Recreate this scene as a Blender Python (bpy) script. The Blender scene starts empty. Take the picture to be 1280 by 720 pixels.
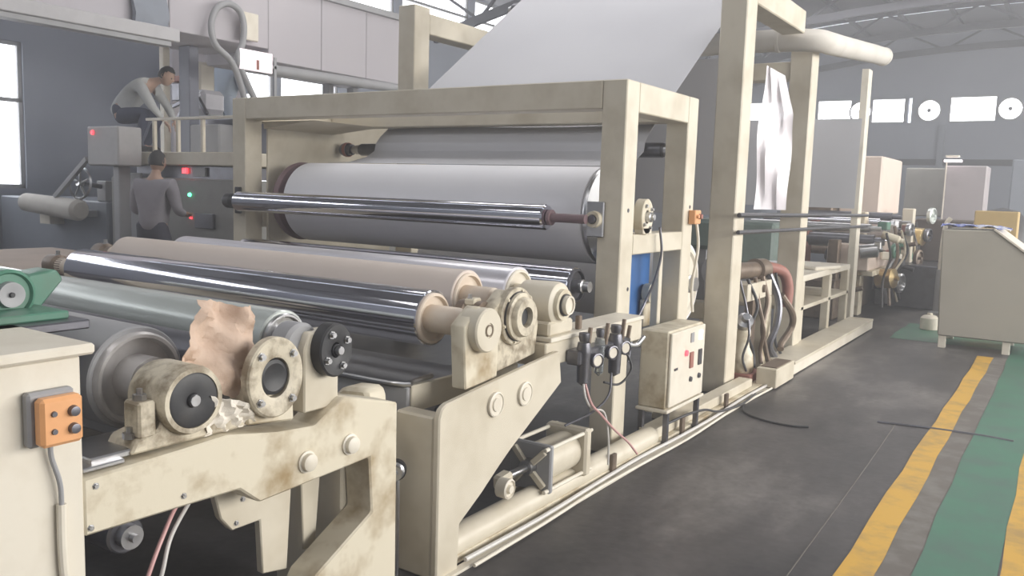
import bpy, bmesh, math, random
from mathutils import Vector, Matrix, Euler
random.seed(4)
PI = math.pi
SC = bpy.context.scene
COL = SC.collection

# ------------------------------------------------------------------ camera
cam = bpy.data.cameras.new('camera')
cam.sensor_width = 36.0
cam.lens = 36.0 * 1056.13 / 1280.0
cam.clip_start = 0.05; cam.clip_end = 200
camo = bpy.data.objects.new('camera', cam); COL.objects.link(camo)
rt = Vector((0.83187735, 0.55406269, 0.03153743)); up = Vector((-0.09058411, 0.07949882, 0.99271066)); fw = Vector((-0.54751675, 0.8286703, -0.11632255))
m = Matrix((rt, up, -fw)).transposed().to_4x4(); m.translation = Vector((0, 0, 1.5))
camo.matrix_world = m
SC.camera = camo

# ------------------------------------------------------------------ world, lights, exposure
w = bpy.data.worlds.new('sky'); SC.world = w; w.use_nodes = True
bg = w.node_tree.nodes['Background']; bg.inputs[0].default_value = (0.88, 0.93, 1.0, 1); bg.inputs[1].default_value = 1.5
SC.view_settings.view_transform = 'Standard'; SC.view_settings.look = 'None'
SC.view_settings.gamma = 1.0; SC.view_settings.use_curve_mapping = False
SC.view_settings.exposure = 0.0

def area(name, loc, rot, sx, sy, power, col=(1, 1, 1)):
    l = bpy.data.lights.new(name, 'AREA'); l.shape = 'RECTANGLE'; l.size = sx; l.size_y = sy; l.energy = power; l.color = col
    o = bpy.data.objects.new(name, l); o.location = loc; o.rotation_euler = rot; COL.objects.link(o); return o
# daylight through the window row of the right-hand wall, and through the roof lights
area('right_window_daylight', (9.6, 12.0, 3.6), (0, math.radians(80), 0), 3.6, 22, 3600, (1.0, 0.97, 0.93))
for yy, pw_ in ((-1.0, 170), (7.0, 250), (15.0, 260), (23.0, 200)):
    area('roof_light_daylight', (-3.4, yy, 6.6), (0, 0, 0), 9.0, 1.5, pw_, (1.0, 0.98, 0.98))

# ------------------------------------------------------------------ materials
MATS = {}
def mat(name, col, rough=0.5, metal=0.0, dirt=0.25, dirt_col=None, scale=6.0, spec=0.5, bump=0.0, emit=None, trans=0.0, alpha=1.0, stretch=(1, 1, 1), coat=0.0, lo=0.45, hi=0.75):
    if name in MATS: return MATS[name]
    mt = bpy.data.materials.new(name); mt.use_nodes = True
    nt = mt.node_tree; b = nt.nodes['Principled BSDF']
    b.inputs['Roughness'].default_value = rough; b.inputs['Metallic'].default_value = metal
    b.inputs['Specular IOR Level'].default_value = spec
    b.inputs['Coat Weight'].default_value = coat
    b.inputs['Transmission Weight'].default_value = trans; b.inputs['Alpha'].default_value = alpha
    if emit:
        b.inputs['Emission Color'].default_value = (*emit[0], 1); b.inputs['Emission Strength'].default_value = emit[1]
    if dirt > 0:
        tc = nt.nodes.new('ShaderNodeTexCoord'); mp = nt.nodes.new('ShaderNodeMapping'); mp.inputs['Scale'].default_value = stretch
        nz = nt.nodes.new('ShaderNodeTexNoise'); nz.inputs['Scale'].default_value = scale; nz.inputs['Detail'].default_value = 6; nz.inputs['Roughness'].default_value = .6
        rp = nt.nodes.new('ShaderNodeValToRGB'); rp.color_ramp.elements[0].position = lo; rp.color_ramp.elements[1].position = hi
        rp.color_ramp.elements[0].color = (*col, 1)
        dc = dirt_col or tuple(c * .6 for c in col)
        rp.color_ramp.elements[1].color = (*[c * (1 - dirt) + d * dirt for c, d in zip(col, dc)], 1)
        nt.links.new(tc.outputs['Object'], mp.inputs[0]); nt.links.new(mp.outputs[0], nz.inputs['Vector'])
        nt.links.new(nz.outputs['Fac'], rp.inputs[0]); nt.links.new(rp.outputs[0], b.inputs['Base Color'])
        if bump:
            bp = nt.nodes.new('ShaderNodeBump'); bp.inputs['Strength'].default_value = bump; bp.inputs['Distance'].default_value = .01
            nt.links.new(nz.outputs['Fac'], bp.inputs['Height']); nt.links.new(bp.outputs[0], b.inputs['Normal'])
    else:
        b.inputs['Base Color'].default_value = (*col, 1)
    MATS[name] = mt
    return mt
cream = mat('cream_paint', (.63, .575, .465), .45, dirt=.5, dirt_col=(.36, .30, .20), scale=3.5)
cream_st = mat('stained_cream_paint', (.66, .60, .47), .5, dirt=.95, dirt_col=(.30, .21, .10), scale=5.5, bump=.15, lo=.46, hi=.72)
cream_lt = mat('light_cream_paint', (.72, .67, .57), .45, dirt=.4, dirt_col=(.45, .38, .28), scale=5)
grimy = mat('grimy_cream_paint', (.60, .54, .42), .5, dirt=.85, dirt_col=(.20, .155, .10), scale=13, bump=.25, lo=.44, hi=.62)
consolem = mat('shaded_beige_paint', (.39, .365, .31), .5, dirt=.3, scale=2)  # cream darkened for the console; the shade on its front is put into this colour
chrome = mat('polished_chrome', (.78, .78, .84), .09, 1.0, dirt=.25, dirt_col=(.5, .5, .55), scale=3, stretch=(.3, 4, 4))
steel = mat('dull_steel', (.52, .52, .53), .3, 1.0, dirt=.5, dirt_col=(.3, .28, .26), scale=8)
dsteel = mat('dark_steel', (.16, .16, .18), .35, .8, dirt=.5, dirt_col=(.08, .07, .06), scale=9)
black = mat('black_rubber', (.03, .03, .033), .5, dirt=.4, dirt_col=(.09, .08, .07), scale=12)
rubber = mat('beige_rubber_sleeve', (.62, .54, .48), .5, dirt=.3, dirt_col=(.52, .44, .38), scale=3)
enddisc = mat('beige_painted_disc', (.66, .57, .47), .5, dirt=.5, dirt_col=(.45, .3, .2), scale=8)
greenroll = mat('pale_green_steel', (.60, .64, .61), .25, .35, dirt=.4, dirt_col=(.50, .54, .50), scale=2)
palesteel = mat('pale_lavender_steel', (.74, .73, .78), .28, .5, dirt=.3, dirt_col=(.6, .58, .6), scale=2)
drumface = mat('turned_steel_face', (.58, .56, .55), .35, .25, dirt=.5, dirt_col=(.30, .28, .26), scale=10)
mauve = mat('dark_mauve_paint', (.20, .13, .14), .5, dirt=.4, scale=6)
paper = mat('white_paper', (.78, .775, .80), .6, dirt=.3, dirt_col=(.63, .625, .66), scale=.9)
webp = mat('darkened_white_paper', (.50, .50, .525), .6, dirt=.4, dirt_col=(.41, .41, .44), scale=.7)  # the roll's white paper darkened, so sheets facing the roof lights stay dim
brownp = mat('brown_wrapping_paper', (.58, .44, .345), .7, dirt=.8, dirt_col=(.40, .26, .18), scale=13, bump=.6)
tissue = mat('crumpled_white_tissue', (.75, .70, .62), .8, dirt=.5, dirt_col=(.5, .42, .3), scale=14, bump=.6)
blue = mat('blue_paint', (.05, .16, .42), .4, dirt=.3, scale=4)
orange = mat('orange_plastic', (.76, .38, .17), .4, dirt=.3, dirt_col=(.5, .25, .1), scale=14)
green = mat('green_machine_paint', (.075, .20, .14), .4, dirt=.6, dirt_col=(.12, .13, .10), scale=9)
grime = mat('oily_brown_metal', (.20, .15, .11), .45, .3, dirt=.7, dirt_col=(.07, .05, .04), scale=9)
greyp = mat('grey_paint', (.33, .33, .34), .5, dirt=.4, scale=4)
bluegrey = mat('blue_grey_paint', (.22, .24, .28), .5, dirt=.4, scale=3)
pink = mat('pink_air_hose', (.60, .34, .33), .4, dirt=.2)
whitehose = mat('grey_white_hose', (.60, .58, .55), .4, dirt=.2)
brass = mat('worn_brass', (.55, .42, .22), .35, 1, dirt=.4, scale=20)
ductm = mat('wrapped_duct_cloth', (.60, .57, .52), .7, dirt=.4, dirt_col=(.42, .38, .32), scale=5, bump=.3)
plastic = mat('clear_plastic_sheet', (.90, .86, .90), .25, dirt=0, alpha=.72)
glassy = mat('clear_glass', (.8, .85, .85), .05, dirt=0, trans=.9)
redlamp = mat('red_lamp', (.9, .05, .08), .3, dirt=0, emit=((1, .03, .04), 5))
greenlamp = mat('green_lamp', (.1, .9, .4), .3, dirt=0, emit=((.1, 1, .45), 5))
whitelamp = mat('white_display', (.9, .9, .95), .3, dirt=0, emit=((1, .85, .9), 2.2))
winglow = mat('daylit_window_glass', (.9, .93, 1), .3, dirt=0, emit=((.94, .96, 1.0), 4.5))
skylight_m = mat('daylit_roof_sheet', (.8, .85, .9), .5, dirt=0, emit=((.85, .9, 1.0), 1.0))
card = mat('brown_board', (.36, .29, .24), .8, dirt=.4, scale=2)
pinkcream = mat('pinkish_cream_paint', (.70, .58, .50), .5, dirt=.3, scale=3)
rust = mat('rusty_red_paint', (.33, .14, .11), .6, dirt=.5, scale=6)

def wallmat(name, col, col2, scale):
    return mat(name, col, .85, dirt=1.0, dirt_col=col2, scale=scale, lo=.3, hi=.8)
wall_m = wallmat('blue_grey_plaster', (.24, .26, .31), (.31, .33, .38), .35)
pale_m = wallmat('pale_hood_sheet', (.50, .47, .49), (.42, .40, .43), .5)
roof_m = wallmat('grey_roof_sheet', (.13, .13, .14), (.17, .165, .18), .5)
truss_m = mat('dark_truss_steel', (.035, .035, .045), .6, dirt=.2)

def floormat():
    mt = bpy.data.materials.new('dark_concrete_floor'); mt.use_nodes = True; nt = mt.node_tree; b = nt.nodes['Principled BSDF']
    tc = nt.nodes.new('ShaderNodeTexCoord')
    n1 = nt.nodes.new('ShaderNodeTexNoise'); n1.inputs['Scale'].default_value = 1.1; n1.inputs['Detail'].default_value = 9; n1.inputs['Roughness'].default_value = .62
    n2 = nt.nodes.new('ShaderNodeTexNoise'); n2.inputs['Scale'].default_value = 22; n2.inputs['Detail'].default_value = 5
    mp = nt.nodes.new('ShaderNodeMapping'); mp.inputs['Scale'].default_value = (1.0, .45, 1); mp.inputs['Rotation'].default_value = (0, 0, .5)
    r = nt.nodes.new('ShaderNodeValToRGB'); e = r.color_ramp.elements
    e[0].position = .36; e[0].color = (.030, .029, .031, 1); e[1].position = .70; e[1].color = (.20, .185, .175, 1)
    x = e.new(.52); x.color = (.072, .066, .066, 1)
    mx = nt.nodes.new('ShaderNodeMix'); mx.data_type = 'RGBA'; mx.blend_type = 'OVERLAY'; mx.inputs[0].default_value = .35
    nt.links.new(tc.outputs['Object'], mp.inputs[0]); nt.links.new(mp.outputs[0], n1.inputs['Vector']); nt.links.new(tc.outputs['Object'], n2.inputs['Vector'])
    nt.links.new(n1.outputs['Fac'], r.inputs[0]); nt.links.new(r.outputs[0], mx.inputs[6]); nt.links.new(n2.outputs['Fac'], mx.inputs[7])
    nt.links.new(mx.outputs[2], b.inputs['Base Color'])
    b.inputs['Roughness'].default_value = .42; b.inputs['Specular IOR Level'].default_value = .35
    bp = nt.nodes.new('ShaderNodeBump'); bp.inputs['Strength'].default_value = .12; bp.inputs['Distance'].default_value = .01
    nt.links.new(n2.outputs['Fac'], bp.inputs['Height']); nt.links.new(bp.outputs[0], b.inputs['Normal'])
    return mt
floor_m = floormat()
yellow_m = mat('yellow_floor_paint', (.62, .36, .045), .5, dirt=.8, dirt_col=(.34, .22, .07), scale=7, lo=.45, hi=.7)
greenf_m = mat('green_floor_paint', (.045, .17, .105), .45, dirt=.8, dirt_col=(.06, .12, .095), scale=4, lo=.4, hi=.7)
worn_m = mat('worn_brown_concrete', (.13, .115, .10), .6, dirt=.9, dirt_col=(.22, .21, .19), scale=6)

# ------------------------------------------------------------------ geometry helpers
def xf(v): return Vector(v)
class G:
    """collects shapes in world coordinates and links them as one mesh object"""
    def __init__(s): s.bm = bmesh.new()
    def _add(s, b):
        me = bpy.data.meshes.new('tmp'); b.to_mesh(me); b.free(); s.bm.from_mesh(me); bpy.data.meshes.remove(me); return s
    def box(s, x0, x1, y0, y1, z0, z1, bev=.004):
        b = bmesh.new(); bmesh.ops.create_cube(b, size=1)
        for v in b.verts: v.co = Vector(((x0 + x1) / 2 + v.co.x * abs(x1 - x0), (y0 + y1) / 2 + v.co.y * abs(y1 - y0), (z0 + z1) / 2 + v.co.z * abs(z1 - z0)))
        bev = min(bev, .3 * min(abs(x1 - x0), abs(y1 - y0), abs(z1 - z0)))
        if bev > 0: bmesh.ops.bevel(b, geom=b.edges[:], offset=bev, segments=1, affect='EDGES')
        return s._add(b)
    def obox(s, c, size, rot=(0, 0, 0), bev=.003):
        b = bmesh.new(); bmesh.ops.create_cube(b, size=1)
        for v in b.verts: v.co = Vector((v.co.x * size[0], v.co.y * size[1], v.co.z * size[2]))
        if bev: bmesh.ops.bevel(b, geom=b.edges[:], offset=min(bev, .3 * min(size)), segments=1, affect='EDGES')
        M = Euler(rot).to_matrix().to_4x4(); M.translation = Vector(c); b.transform(M)
        return s._add(b)
    def beam(s, p0, p1, wd, ht, bev=.003):
        p0, p1 = Vector(p0), Vector(p1); d = p1 - p0; q = d.to_track_quat('Y', 'Z')
        b = bmesh.new(); bmesh.ops.create_cube(b, size=1)
        for v in b.verts: v.co = Vector((v.co.x * wd, v.co.y * d.length, v.co.z * ht))
        if bev: bmesh.ops.bevel(b, geom=b.edges[:], offset=min(bev, .3 * min(wd, ht)), segments=1, affect='EDGES')
        M = q.to_matrix().to_4x4(); M.translation = (p0 + p1) / 2; b.transform(M)
        return s._add(b)
    def lathe(s, origin, axis, prof, seg=32, closed=False):
        """prof: list of (distance along axis, radius)"""
        o = Vector(origin); a = Vector(axis).normalized(); u = a.orthogonal().normalized(); v = a.cross(u)
        b = bmesh.new(); rings = []
        for d, r in prof:
            if r <= 1e-6: rings.append([b.verts.new(o + a * d)])
            else: rings.append([b.verts.new(o + a * d + (u * math.cos(2 * PI * k / seg) + v * math.sin(2 * PI * k / seg)) * r) for k in range(seg)])
        for A, B in zip(rings, rings[1:]):
            if len(A) == 1 and len(B) == 1: continue
            for k in range(seg):
                k2 = (k + 1) % seg
                if len(A) == 1: b.faces.new((A[0], B[k2], B[k]))
                elif len(B) == 1: b.faces.new((A[k], A[k2], B[0]))
                else: b.faces.new((A[k], A[k2], B[k2], B[k]))
        if closed:
            A, B = rings[-1], rings[0]
            for k in range(seg): k2 = (k + 1) % seg; b.faces.new((A[k], A[k2], B[k2], B[k]))
        bmesh.ops.recalc_face_normals(b, faces=b.faces)
        return s._add(b)
    def cyl(s, p0, p1, r, r2=None, seg=24, ch=None):
        p0, p1 = Vector(p0), Vector(p1); L = (p1 - p0).length; r2 = r if r2 is None else r2
        ch = min(.15 * min(r, r2), .2 * L, .006) if ch is None else ch
        return s.lathe(p0, p1 - p0, [(0, 0), (0, r - ch), (ch, r), (L - ch, r2), (L, r2 - ch), (L, 0)], seg)
    def tube(s, pts, r, seg=10, res=6):
        P = [Vector(p) for p in pts]; Q = []
        if len(P) > 2 and res > 1:
            E = [P[0] * 2 - P[1]] + P + [P[-1] * 2 - P[-2]]
            for i in range(1, len(E) - 2):
                a, b_, c, d = E[i - 1:i + 3]
                for k in range(res):
                    t = k / res; Q.append(.5 * ((2 * b_) + (c - a) * t + (2 * a - 5 * b_ + 4 * c - d) * t * t + (3 * b_ - a - 3 * c + d) * t ** 3))
            Q.append(P[-1])
        else: Q = P
        b = bmesh.new(); rings = []; u = None
        for i, p in enumerate(Q):
            t = (Q[min(i + 1, len(Q) - 1)] - Q[max(i - 1, 0)]).normalized()
            u = t.orthogonal().normalized() if u is None else (u - t * u.dot(t)).normalized()
            v = t.cross(u)
            rings.append([b.verts.new(p + (u * math.cos(2 * PI * k / seg) + v * math.sin(2 * PI * k / seg)) * r) for k in range(seg)])
        for A, B in zip(rings, rings[1:]):
            for k in range(seg): b.faces.new((A[k], A[(k + 1) % seg], B[(k + 1) % seg], B[k]))
        b.faces.new(rings[0][::-1]); b.faces.new(rings[-1])
        bmesh.ops.recalc_face_normals(b, faces=b.faces)
        return s._add(b)
    def prism(s, pts, plane, a, c, bev=.004):
        """pts in the plane ('YZ','XZ','XY'), extruded from a to c on the third axis"""
        def mk(p, d):
            return {'YZ': (d, p[0], p[1]), 'XZ': (p[0], d, p[1]), 'XY': (p[0], p[1], d)}[plane]
        b = bmesh.new(); A = [b.verts.new(mk(p, a)) for p in pts]; B = [b.verts.new(mk(p, c)) for p in pts]
        b.faces.new(A); b.faces.new(B[::-1])
        for k in range(len(pts)): b.faces.new((A[k], B[k], B[(k + 1) % len(pts)], A[(k + 1) % len(pts)]))
        bmesh.ops.recalc_face_normals(b, faces=b.faces)
        if bev: bmesh.ops.bevel(b, geom=b.edges[:], offset=min(bev, .25 * abs(c - a)), segments=1, affect='EDGES')
        return s._add(b)
    def bolt(s, p, axis, r=.012, h=.012):
        return s.lathe(p, axis, [(0, 0), (0, r * 1.5), (h * .25, r * 1.5), (h * .25, r), (h, r), (h, 0)], 6)
    def grid(s, fn, nu, nv, thick=0.0):
        b = bmesh.new(); V = [[b.verts.new(fn(i / nu, j / nv)) for j in range(nv + 1)] for i in range(nu + 1)]
        for i in range(nu):
            for j in range(nv): b.faces.new((V[i][j], V[i + 1][j], V[i + 1][j + 1], V[i][j + 1]))
        if thick: 
            bmesh.ops.recalc_face_normals(b, faces=b.faces)
            bmesh.ops.solidify(b, geom=b.faces[:], thickness=thick)
        return s._add(b)
    def make(s, name, material, parent=None, label=None, smooth=True):
        me = bpy.data.meshes.new(name); 
        bmesh.ops.recalc_face_normals(s.bm, faces=s.bm.faces) if False else None
        off = Vector((0, 0, 0)); q = parent
        while q is not None: off += q.location; q = q.parent
        if parent is None:   # origin at the middle of the base
            xs = [v.co.x for v in s.bm.verts]; ys = [v.co.y for v in s.bm.verts]; zs = [v.co.z for v in s.bm.verts]
            off = Vector(((min(xs) + max(xs)) / 2, (min(ys) + max(ys)) / 2, min(zs)))
        for v in s.bm.verts: v.co -= off
        s.bm.to_mesh(me); s.bm.free(); me.materials.append(material)
        if smooth:
            me.shade_smooth(); me.set_sharp_from_angle(angle=math.radians(35))
        o = bpy.data.objects.new(name, me); COL.objects.link(o)
        if parent is not None: o.parent = parent
        else: o.location = off
        if label: o['label'] = label
        return o
def tag(o, label, cat, group=None):
    o['label'] = label; o['category'] = cat
    if group: o['group'] = group
    return o
def thing(name, label, cat, loc, group=None):
    o = bpy.data.objects.new(name, None); o.empty_display_size = .1; o.location = loc; COL.objects.link(o)
    return tag(o, label, cat, group)
def struct(name, g, m, parent=None):
    o = g.make(name, m, parent)
    if parent is None: o['kind'] = 'structure'
    return o

# ------------------------------------------------------------------ the hall
XL, XR, YB, YE = -13.0, 10.0, -5.0, 32.0
def roofz(x): return 7.3 - .0085 * (x + 1.7) ** 2
fl = G().box(XL - .2, XR, YB, YE + .2, -.2, 0, 0)
floor = struct('floor', fl, floor_m)
# wall_left with real window openings
def wall_panels(g, fixed, plane, a0, a1, z0, z1, holes, t=.2):
    """fills the wall around its openings with boxes; holes = (a0,a1,z0,z1), no overlaps in the a direction"""
    hs = sorted(holes); cur = a0
    def bx(p, q, r, s_):
        if q - p < 1e-4 or s_ - r < 1e-4: return
        if plane == 'X': g.box(fixed - t, fixed, p, q, r, s_, 0)
        else: g.box(p, q, fixed, fixed + t, r, s_, 0)
    for h in hs:
        bx(cur, h[0], z0, z1)
        bx(h[0], h[1], z0, h[2]); bx(h[0], h[1], h[3], z1); cur = h[1]
    bx(cur, a1, z0, z1)
eave = roofz(XL)
lw_holes = [(2.0, 3.6, 1.28, 3.4), (4.9, 6.53, 1.28, 3.4), (9.9, 11.2, 1.28, 3.95), (11.35, 12.9, 1.28, 3.9)]
g = G(); wall_panels(g, XL, 'X', YB, YE, 0, 4.4, lw_holes)
CLER = [(-4.4 + 2.75 * k, -1.9 + 2.75 * k, 4.9, 6.2) for k in range(13)]
wall_panels(g, XL, 'X', YB, YE, 4.4, eave, CLER)

struct('wall_left', g, wall_m)
n = 0
for h in lw_holes + CLER:
    n += 1
    wn = bpy.data.objects.new('window_%d' % n, None); wn.location = (XL - .1, (h[0] + h[1]) / 2, h[2]); COL.objects.link(wn); wn['kind'] = 'structure'
    f = G(); zc = h[2] + (h[3] - h[2]) * .59
    for a in (h[0], h[1] - .06): f.box(XL - .14, XL - .04, a, a + .06, h[2], h[3])
    for z in (h[2], zc, h[3] - .06): f.box(XL - .14, XL - .04, h[0], h[1], z, z + .06)
    f.make('window_frame', greyp, wn)
    G().box(XL - .12, XL - .1, h[0] + .05, h[1] - .05, h[2] + .05, zc + .01, 0).make('pane', winglow, wn)
    G().box(XL - .12, XL - .1, h[0] + .05, h[1] - .05, zc + .05, h[3] - .05, 0).make('pane', winglow, wn)
# wall_end with its window band and round extractor fans
def zt(z): return z
endw = [(-11.6, -8.5), (-8.15, -6.95), (-6.3, -5.2), (-5.12, -5.0), (-3.85, -2.45), (-1.7, -.2), (1.0, 2.6), (3.4, 4.9)]
g = G(); wall_panels(g, YE, 'Y', XL, XR, 0, 5.2, [(a, b, 4.18, 5.03) for a, b in endw])
# gable above
xs = [XL + (XR - XL) * i / 24 for i in range(25)]
g.prism([(XL, 5.2)] + [(XR, 5.2)] + [(x, roofz(x)) for x in reversed(xs)], 'XZ', YE, YE + .2, 0)
struct('wall_end', g, wall_m)
for a, b in endw:
    n += 1
    wn = bpy.data.objects.new('window_%d' % n, None); wn.location = ((a + b) / 2, YE + .1, 4.18); COL.objects.link(wn); wn['kind'] = 'structure'
    if b - a > .5:
        f = G()
        for q in (a, b - .04): f.box(q, q + .04, YE + .02, YE + .1, 4.18, 5.03, 0)
        for z in (4.18, 4.99): f.box(a, b, YE + .02, YE + .1, z, z + .04, 0)
        f.make('window_frame', greyp, wn)
    G().box(a + .03, b - .03, YE + .08, YE + .1, 4.2, 5.0, 0).make('pane', winglow, wn)
for x, lb in ((-6.65, 'half hidden by the thin post'), (-4.45, 'left one of the two fully seen'), (-2.07, 'rightmost, between the last bright panes')):
    fan = thing('wall_fan', 'round daylit wall fan, ' + lb, 'fan', (x, YE, 4.2), 'round fans in the end wall')
    G().lathe((x, YE - .03, 4.58), (0, 1, 0), [(0, .33), (0, .38), (.05, .38), (.05, .33)], 32, True).make('fan_rim', greyp, fan)
    G().cyl((x, YE - .02, 4.58), (x, YE - .01, 4.58), .34, seg=32).make('fan_glass', winglow, fan)
    h = G().cyl((x, YE - .09, 4.58), (x, YE - .02, 4.58), .06, seg=16)
    h.make('fan_hub', dsteel, fan)
    bl = G()
    for k in range(6):
        a = k * PI / 3; bl.beam((x, YE - .05, 4.58), (x + .3 * math.cos(a), YE - .05, 4.58 + .3 * math.sin(a)), .012, .012, 0)
    bl.make('fan_guard', greyp, fan)
# horizontal rail on end wall and pilasters
g = G()
for x in (-10.9, -6.6, -4.0, 0.5): g.box(x - .1, x + .1, YE - .12, YE, 0, 4.1, 0)
struct('trim_1', g, bluegrey)
g = G().box(XL, XR, YE - .08, YE - .003, 2.75, 2.95, 0); struct('trim_2', g, truss_m)
# back wall and right wall (outside the photograph, seen only in reflections)
g = G(); g.box(XL, XR, YB - .2, YB, 0, 6.0, 0); struct('wall_back', g, wall_m)
g = G(); wall_panels(g, XR + .2, 'X', YB, YE, 0, roofz(XR), [(-4 + 4.4 * k, -.6 + 4.4 * k, 1.2, 5.2) for k in range(8)]); struct('wall_right', g, wall_m)
# roof: curved sheet in strips with daylit strips, trusses and purlins
def strip(y0, y1):
    g = G(); NX = 24
    b = bmesh.new(); A = []; B = []
    X = [XL - .2 + (XR - XL + .4) * i / NX for i in range(NX + 1)]
    for i in range(NX):
        g.grid(lambda u, v, x0=X[i], x1=X[i + 1]: Vector((x0 + (x1 - x0) * u, y0 + (y1 - y0) * v, roofz(x0 + (x1 - x0) * u))), 1, 1)
    return g
ceil = bpy.data.objects.new('ceiling', None); COL.objects.link(ceil); ceil['kind'] = 'structure'
ys = YB - .2; k = 0
for y0, y1, sky in ((YB - .2, 4, 0), (4, 4.7, 1), (4.7, 12, 0), (12, 12.7, 1), (12.7, 19.5, 0), (19.5, 19.9, 1), (19.9, 24.2, 0), (24.2, 24.6, 1), (24.6, 28.6, 0), (28.6, 29.0, 1), (29.0, YE + .2, 0)):
    strip(y0, y1).make('roof_light_strip' if sky else 'roof_sheet', skylight_m if sky else roof_m, ceil)
def chordz(x): return roofz(x) - .75 - .004 * (x + 1.7) ** 2
for yt in (0, 4, 8, 12, 16, 20, 24, 28, 31.4):
    t = G(); X = [XL + .02 + (XR - XL - .04) * i / 18 for i in range(19)]
    for i in range(18):
        t.beam((X[i], yt, chordz(X[i])), (X[i + 1], yt, chordz(X[i + 1])), .12, .20, 0)
        t.beam((X[i], yt, roofz(X[i]) - .12), (X[i + 1], yt, roofz(X[i + 1]) - .12), .10, .12, 0)
        t.beam((X[i], yt, chordz(X[i])), (X[i + (1 if i % 2 else 1)], yt, roofz(X[i + 1]) - .12), .06, .06, 0) if i % 2 else t.beam((X[i], yt, roofz(X[i]) - .12), (X[i + 1], yt, chordz(X[i + 1])), .06, .06, 0)
    t.make('roof_truss', truss_m, ceil)
for x in [-12, -10, -8, -6.4, -5, -3.6, -2.2, -.8, 2, 5, 8]:
    G().box(x - .05, x + .05, YB, YE - .05, roofz(x) - .13, roofz(x) - .03, 0).make('roof_purlin', truss_m, ceil)

# floor paint (thin raised coats)
def coat(name, x0, x1, y0, y1, m, z=.004):
    g = G(); N = 26
    def ed(y, s): return .006 * math.sin(y * 5.1 + s) + .004 * math.sin(y * 13 + s * 2)
    g.grid(lambda u, v: Vector((x0 + ed(y0 + (y1 - y0) * v, 1) + (x1 + ed(y0 + (y1 - y0) * v, 2) - x0 - ed(y0 + (y1 - y0) * v, 1)) * u, y0 + (y1 - y0) * v, z)), 1, N)
    return g.make(name, m, floor)
coat('worn_strip', -.56, -.40, -2, 9.5, worn_m, .002)
coat('yellow_floor_line', -.68, -.55, -2, 9.45, yellow_m)
coat('green_walkway', -.425, -.13, -2, 12, greenf_m)
coat('yellow_floor_line', -.13, .02, -2, 12, yellow_m, .005)
coat('green_walkway', -1.6, -.43, 10.0, 11.4, greenf_m, .003)
g = G().tube([(-.89, 6.12, .001), (-.86, 5.0, .001), (-.83, 3.3, .001), (-.8, 1.5, .001)], .003, 4); g.make('floor_joint', worn_m, floor)
g = G().tube([(-1.0, 6.08, .004), (-.7, 6.14, .005), (-.39, 6.17, .005), (-.2, 6.15, .005)], .009, 5); g.make('floor_joint', dsteel, floor)

# ------------------------------------------------------------------ roller builder
def roller(name, label, cat, x0, x1, y, z, r, m_shell, m_disc, jr=.035, jl=.25, group=None, disc=True, rim=.012, neck=None, seg=40):
    t = thing(name, label, cat, ((x0 + x1) / 2, y, z - r), group)
    G().lathe((x0, y, z), (1, 0, 0), [(0, r * .9), (0, r - .004), (.004, r), (x1 - x0 - .004, r), (x1 - x0, r - .004), (x1 - x0, r * .9)], seg, True).make('roller_shell', m_shell, t)
    for s, xe in ((1, x1), (-1, x0)):
        if disc:
            pr = [(-.03, r * .5), (-.004, r * .905), (rim * .6, r * .9), (rim, r * .86), (rim, r * .8), (-.006, r * .76), (-.012, r * .35), (-.012, r * .2)]
            G().lathe((xe, y, z), (s, 0, 0), pr + [(-.03, r * .2)], seg, True).make('end_disc', m_disc, t)
        nk = neck or jr * 1.3
        G().lathe((xe, y, z), (s, 0, 0), [(-.03, 0), (-.03, nk), (jl * .55, nk), (jl * .6, jr), (jl, jr), (jl, 0)], 24).make('shaft_journal', m_disc if disc and neck else steel, t)
    return t

# ------------------------------------------------------------------ A: nearest roller stand
st = thing('roller_stand', 'nearest cream stand with a tall side panel at the left picture edge', 'machine frame', (-2.2, 1.2, 0))
G().box(-2.06, -1.9, .45, 1.062, 0, 1.085, .006).make('side_panel', cream_lt, st)
G().box(-2.5, -1.875, .4, 1.085, 1.087, 1.113, .006).make('top_plate', cream_lt, st)
pl = [(1.06, .785), (1.30, .79), (1.472, .797), (1.65, .765), (1.799, .752), (1.919, .822), (2.18, .752), (2.185, 0.0), (1.62, 0.0), (1.802, .263), (2.056, .395), (2.041, .589), (1.582, .571), (1.511, .63), (1.06, .642)]
G().prism(pl, 'YZ', -2.02, -1.9, .006).make('side_plate', cream_st, st)
G().box(-2.35, -2.02, 2.03, 2.18, 0, .74, .005).make('post', cream, st)
G().box(-2.9, -1.92, .55, 1.25, 1.04, 1.075, .004).make('shelf', dsteel, st) if False else None
G().prism([(1.515, .615), (1.545, .50), (1.585, .45), (1.69, .45), (1.70, .27), (1.80, .25), (1.82, .55), (1.84, .60)], 'YZ', -2.06, -2.03, .004).make('swing_arm', cream, st)
G().prism([(1.884, .58), (1.978, .58), (1.951, .271), (1.896, .271)], 'YZ', -2.09, -2.06, .004).make('swing_arm', cream, st)
for y, z in ((1.76, .648), (1.946, .659)):
    G().lathe((-1.9, y, z), (1, 0, 0), [(0, .035), (.006, .035), (.008, .028), (.022, .027), (.026, .02), (.026, 0)], 20).make('pivot_bolt', cream_lt, st)
for y, z in ((1.075, .66), (1.09, .76), (1.33, .665), (1.52, .60), (1.60, .47)):
    G().bolt((-1.9 if z > .5 else -2.03, y, z), (1, 0, 0), .006, .006).make('bolt', steel, st)
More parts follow.
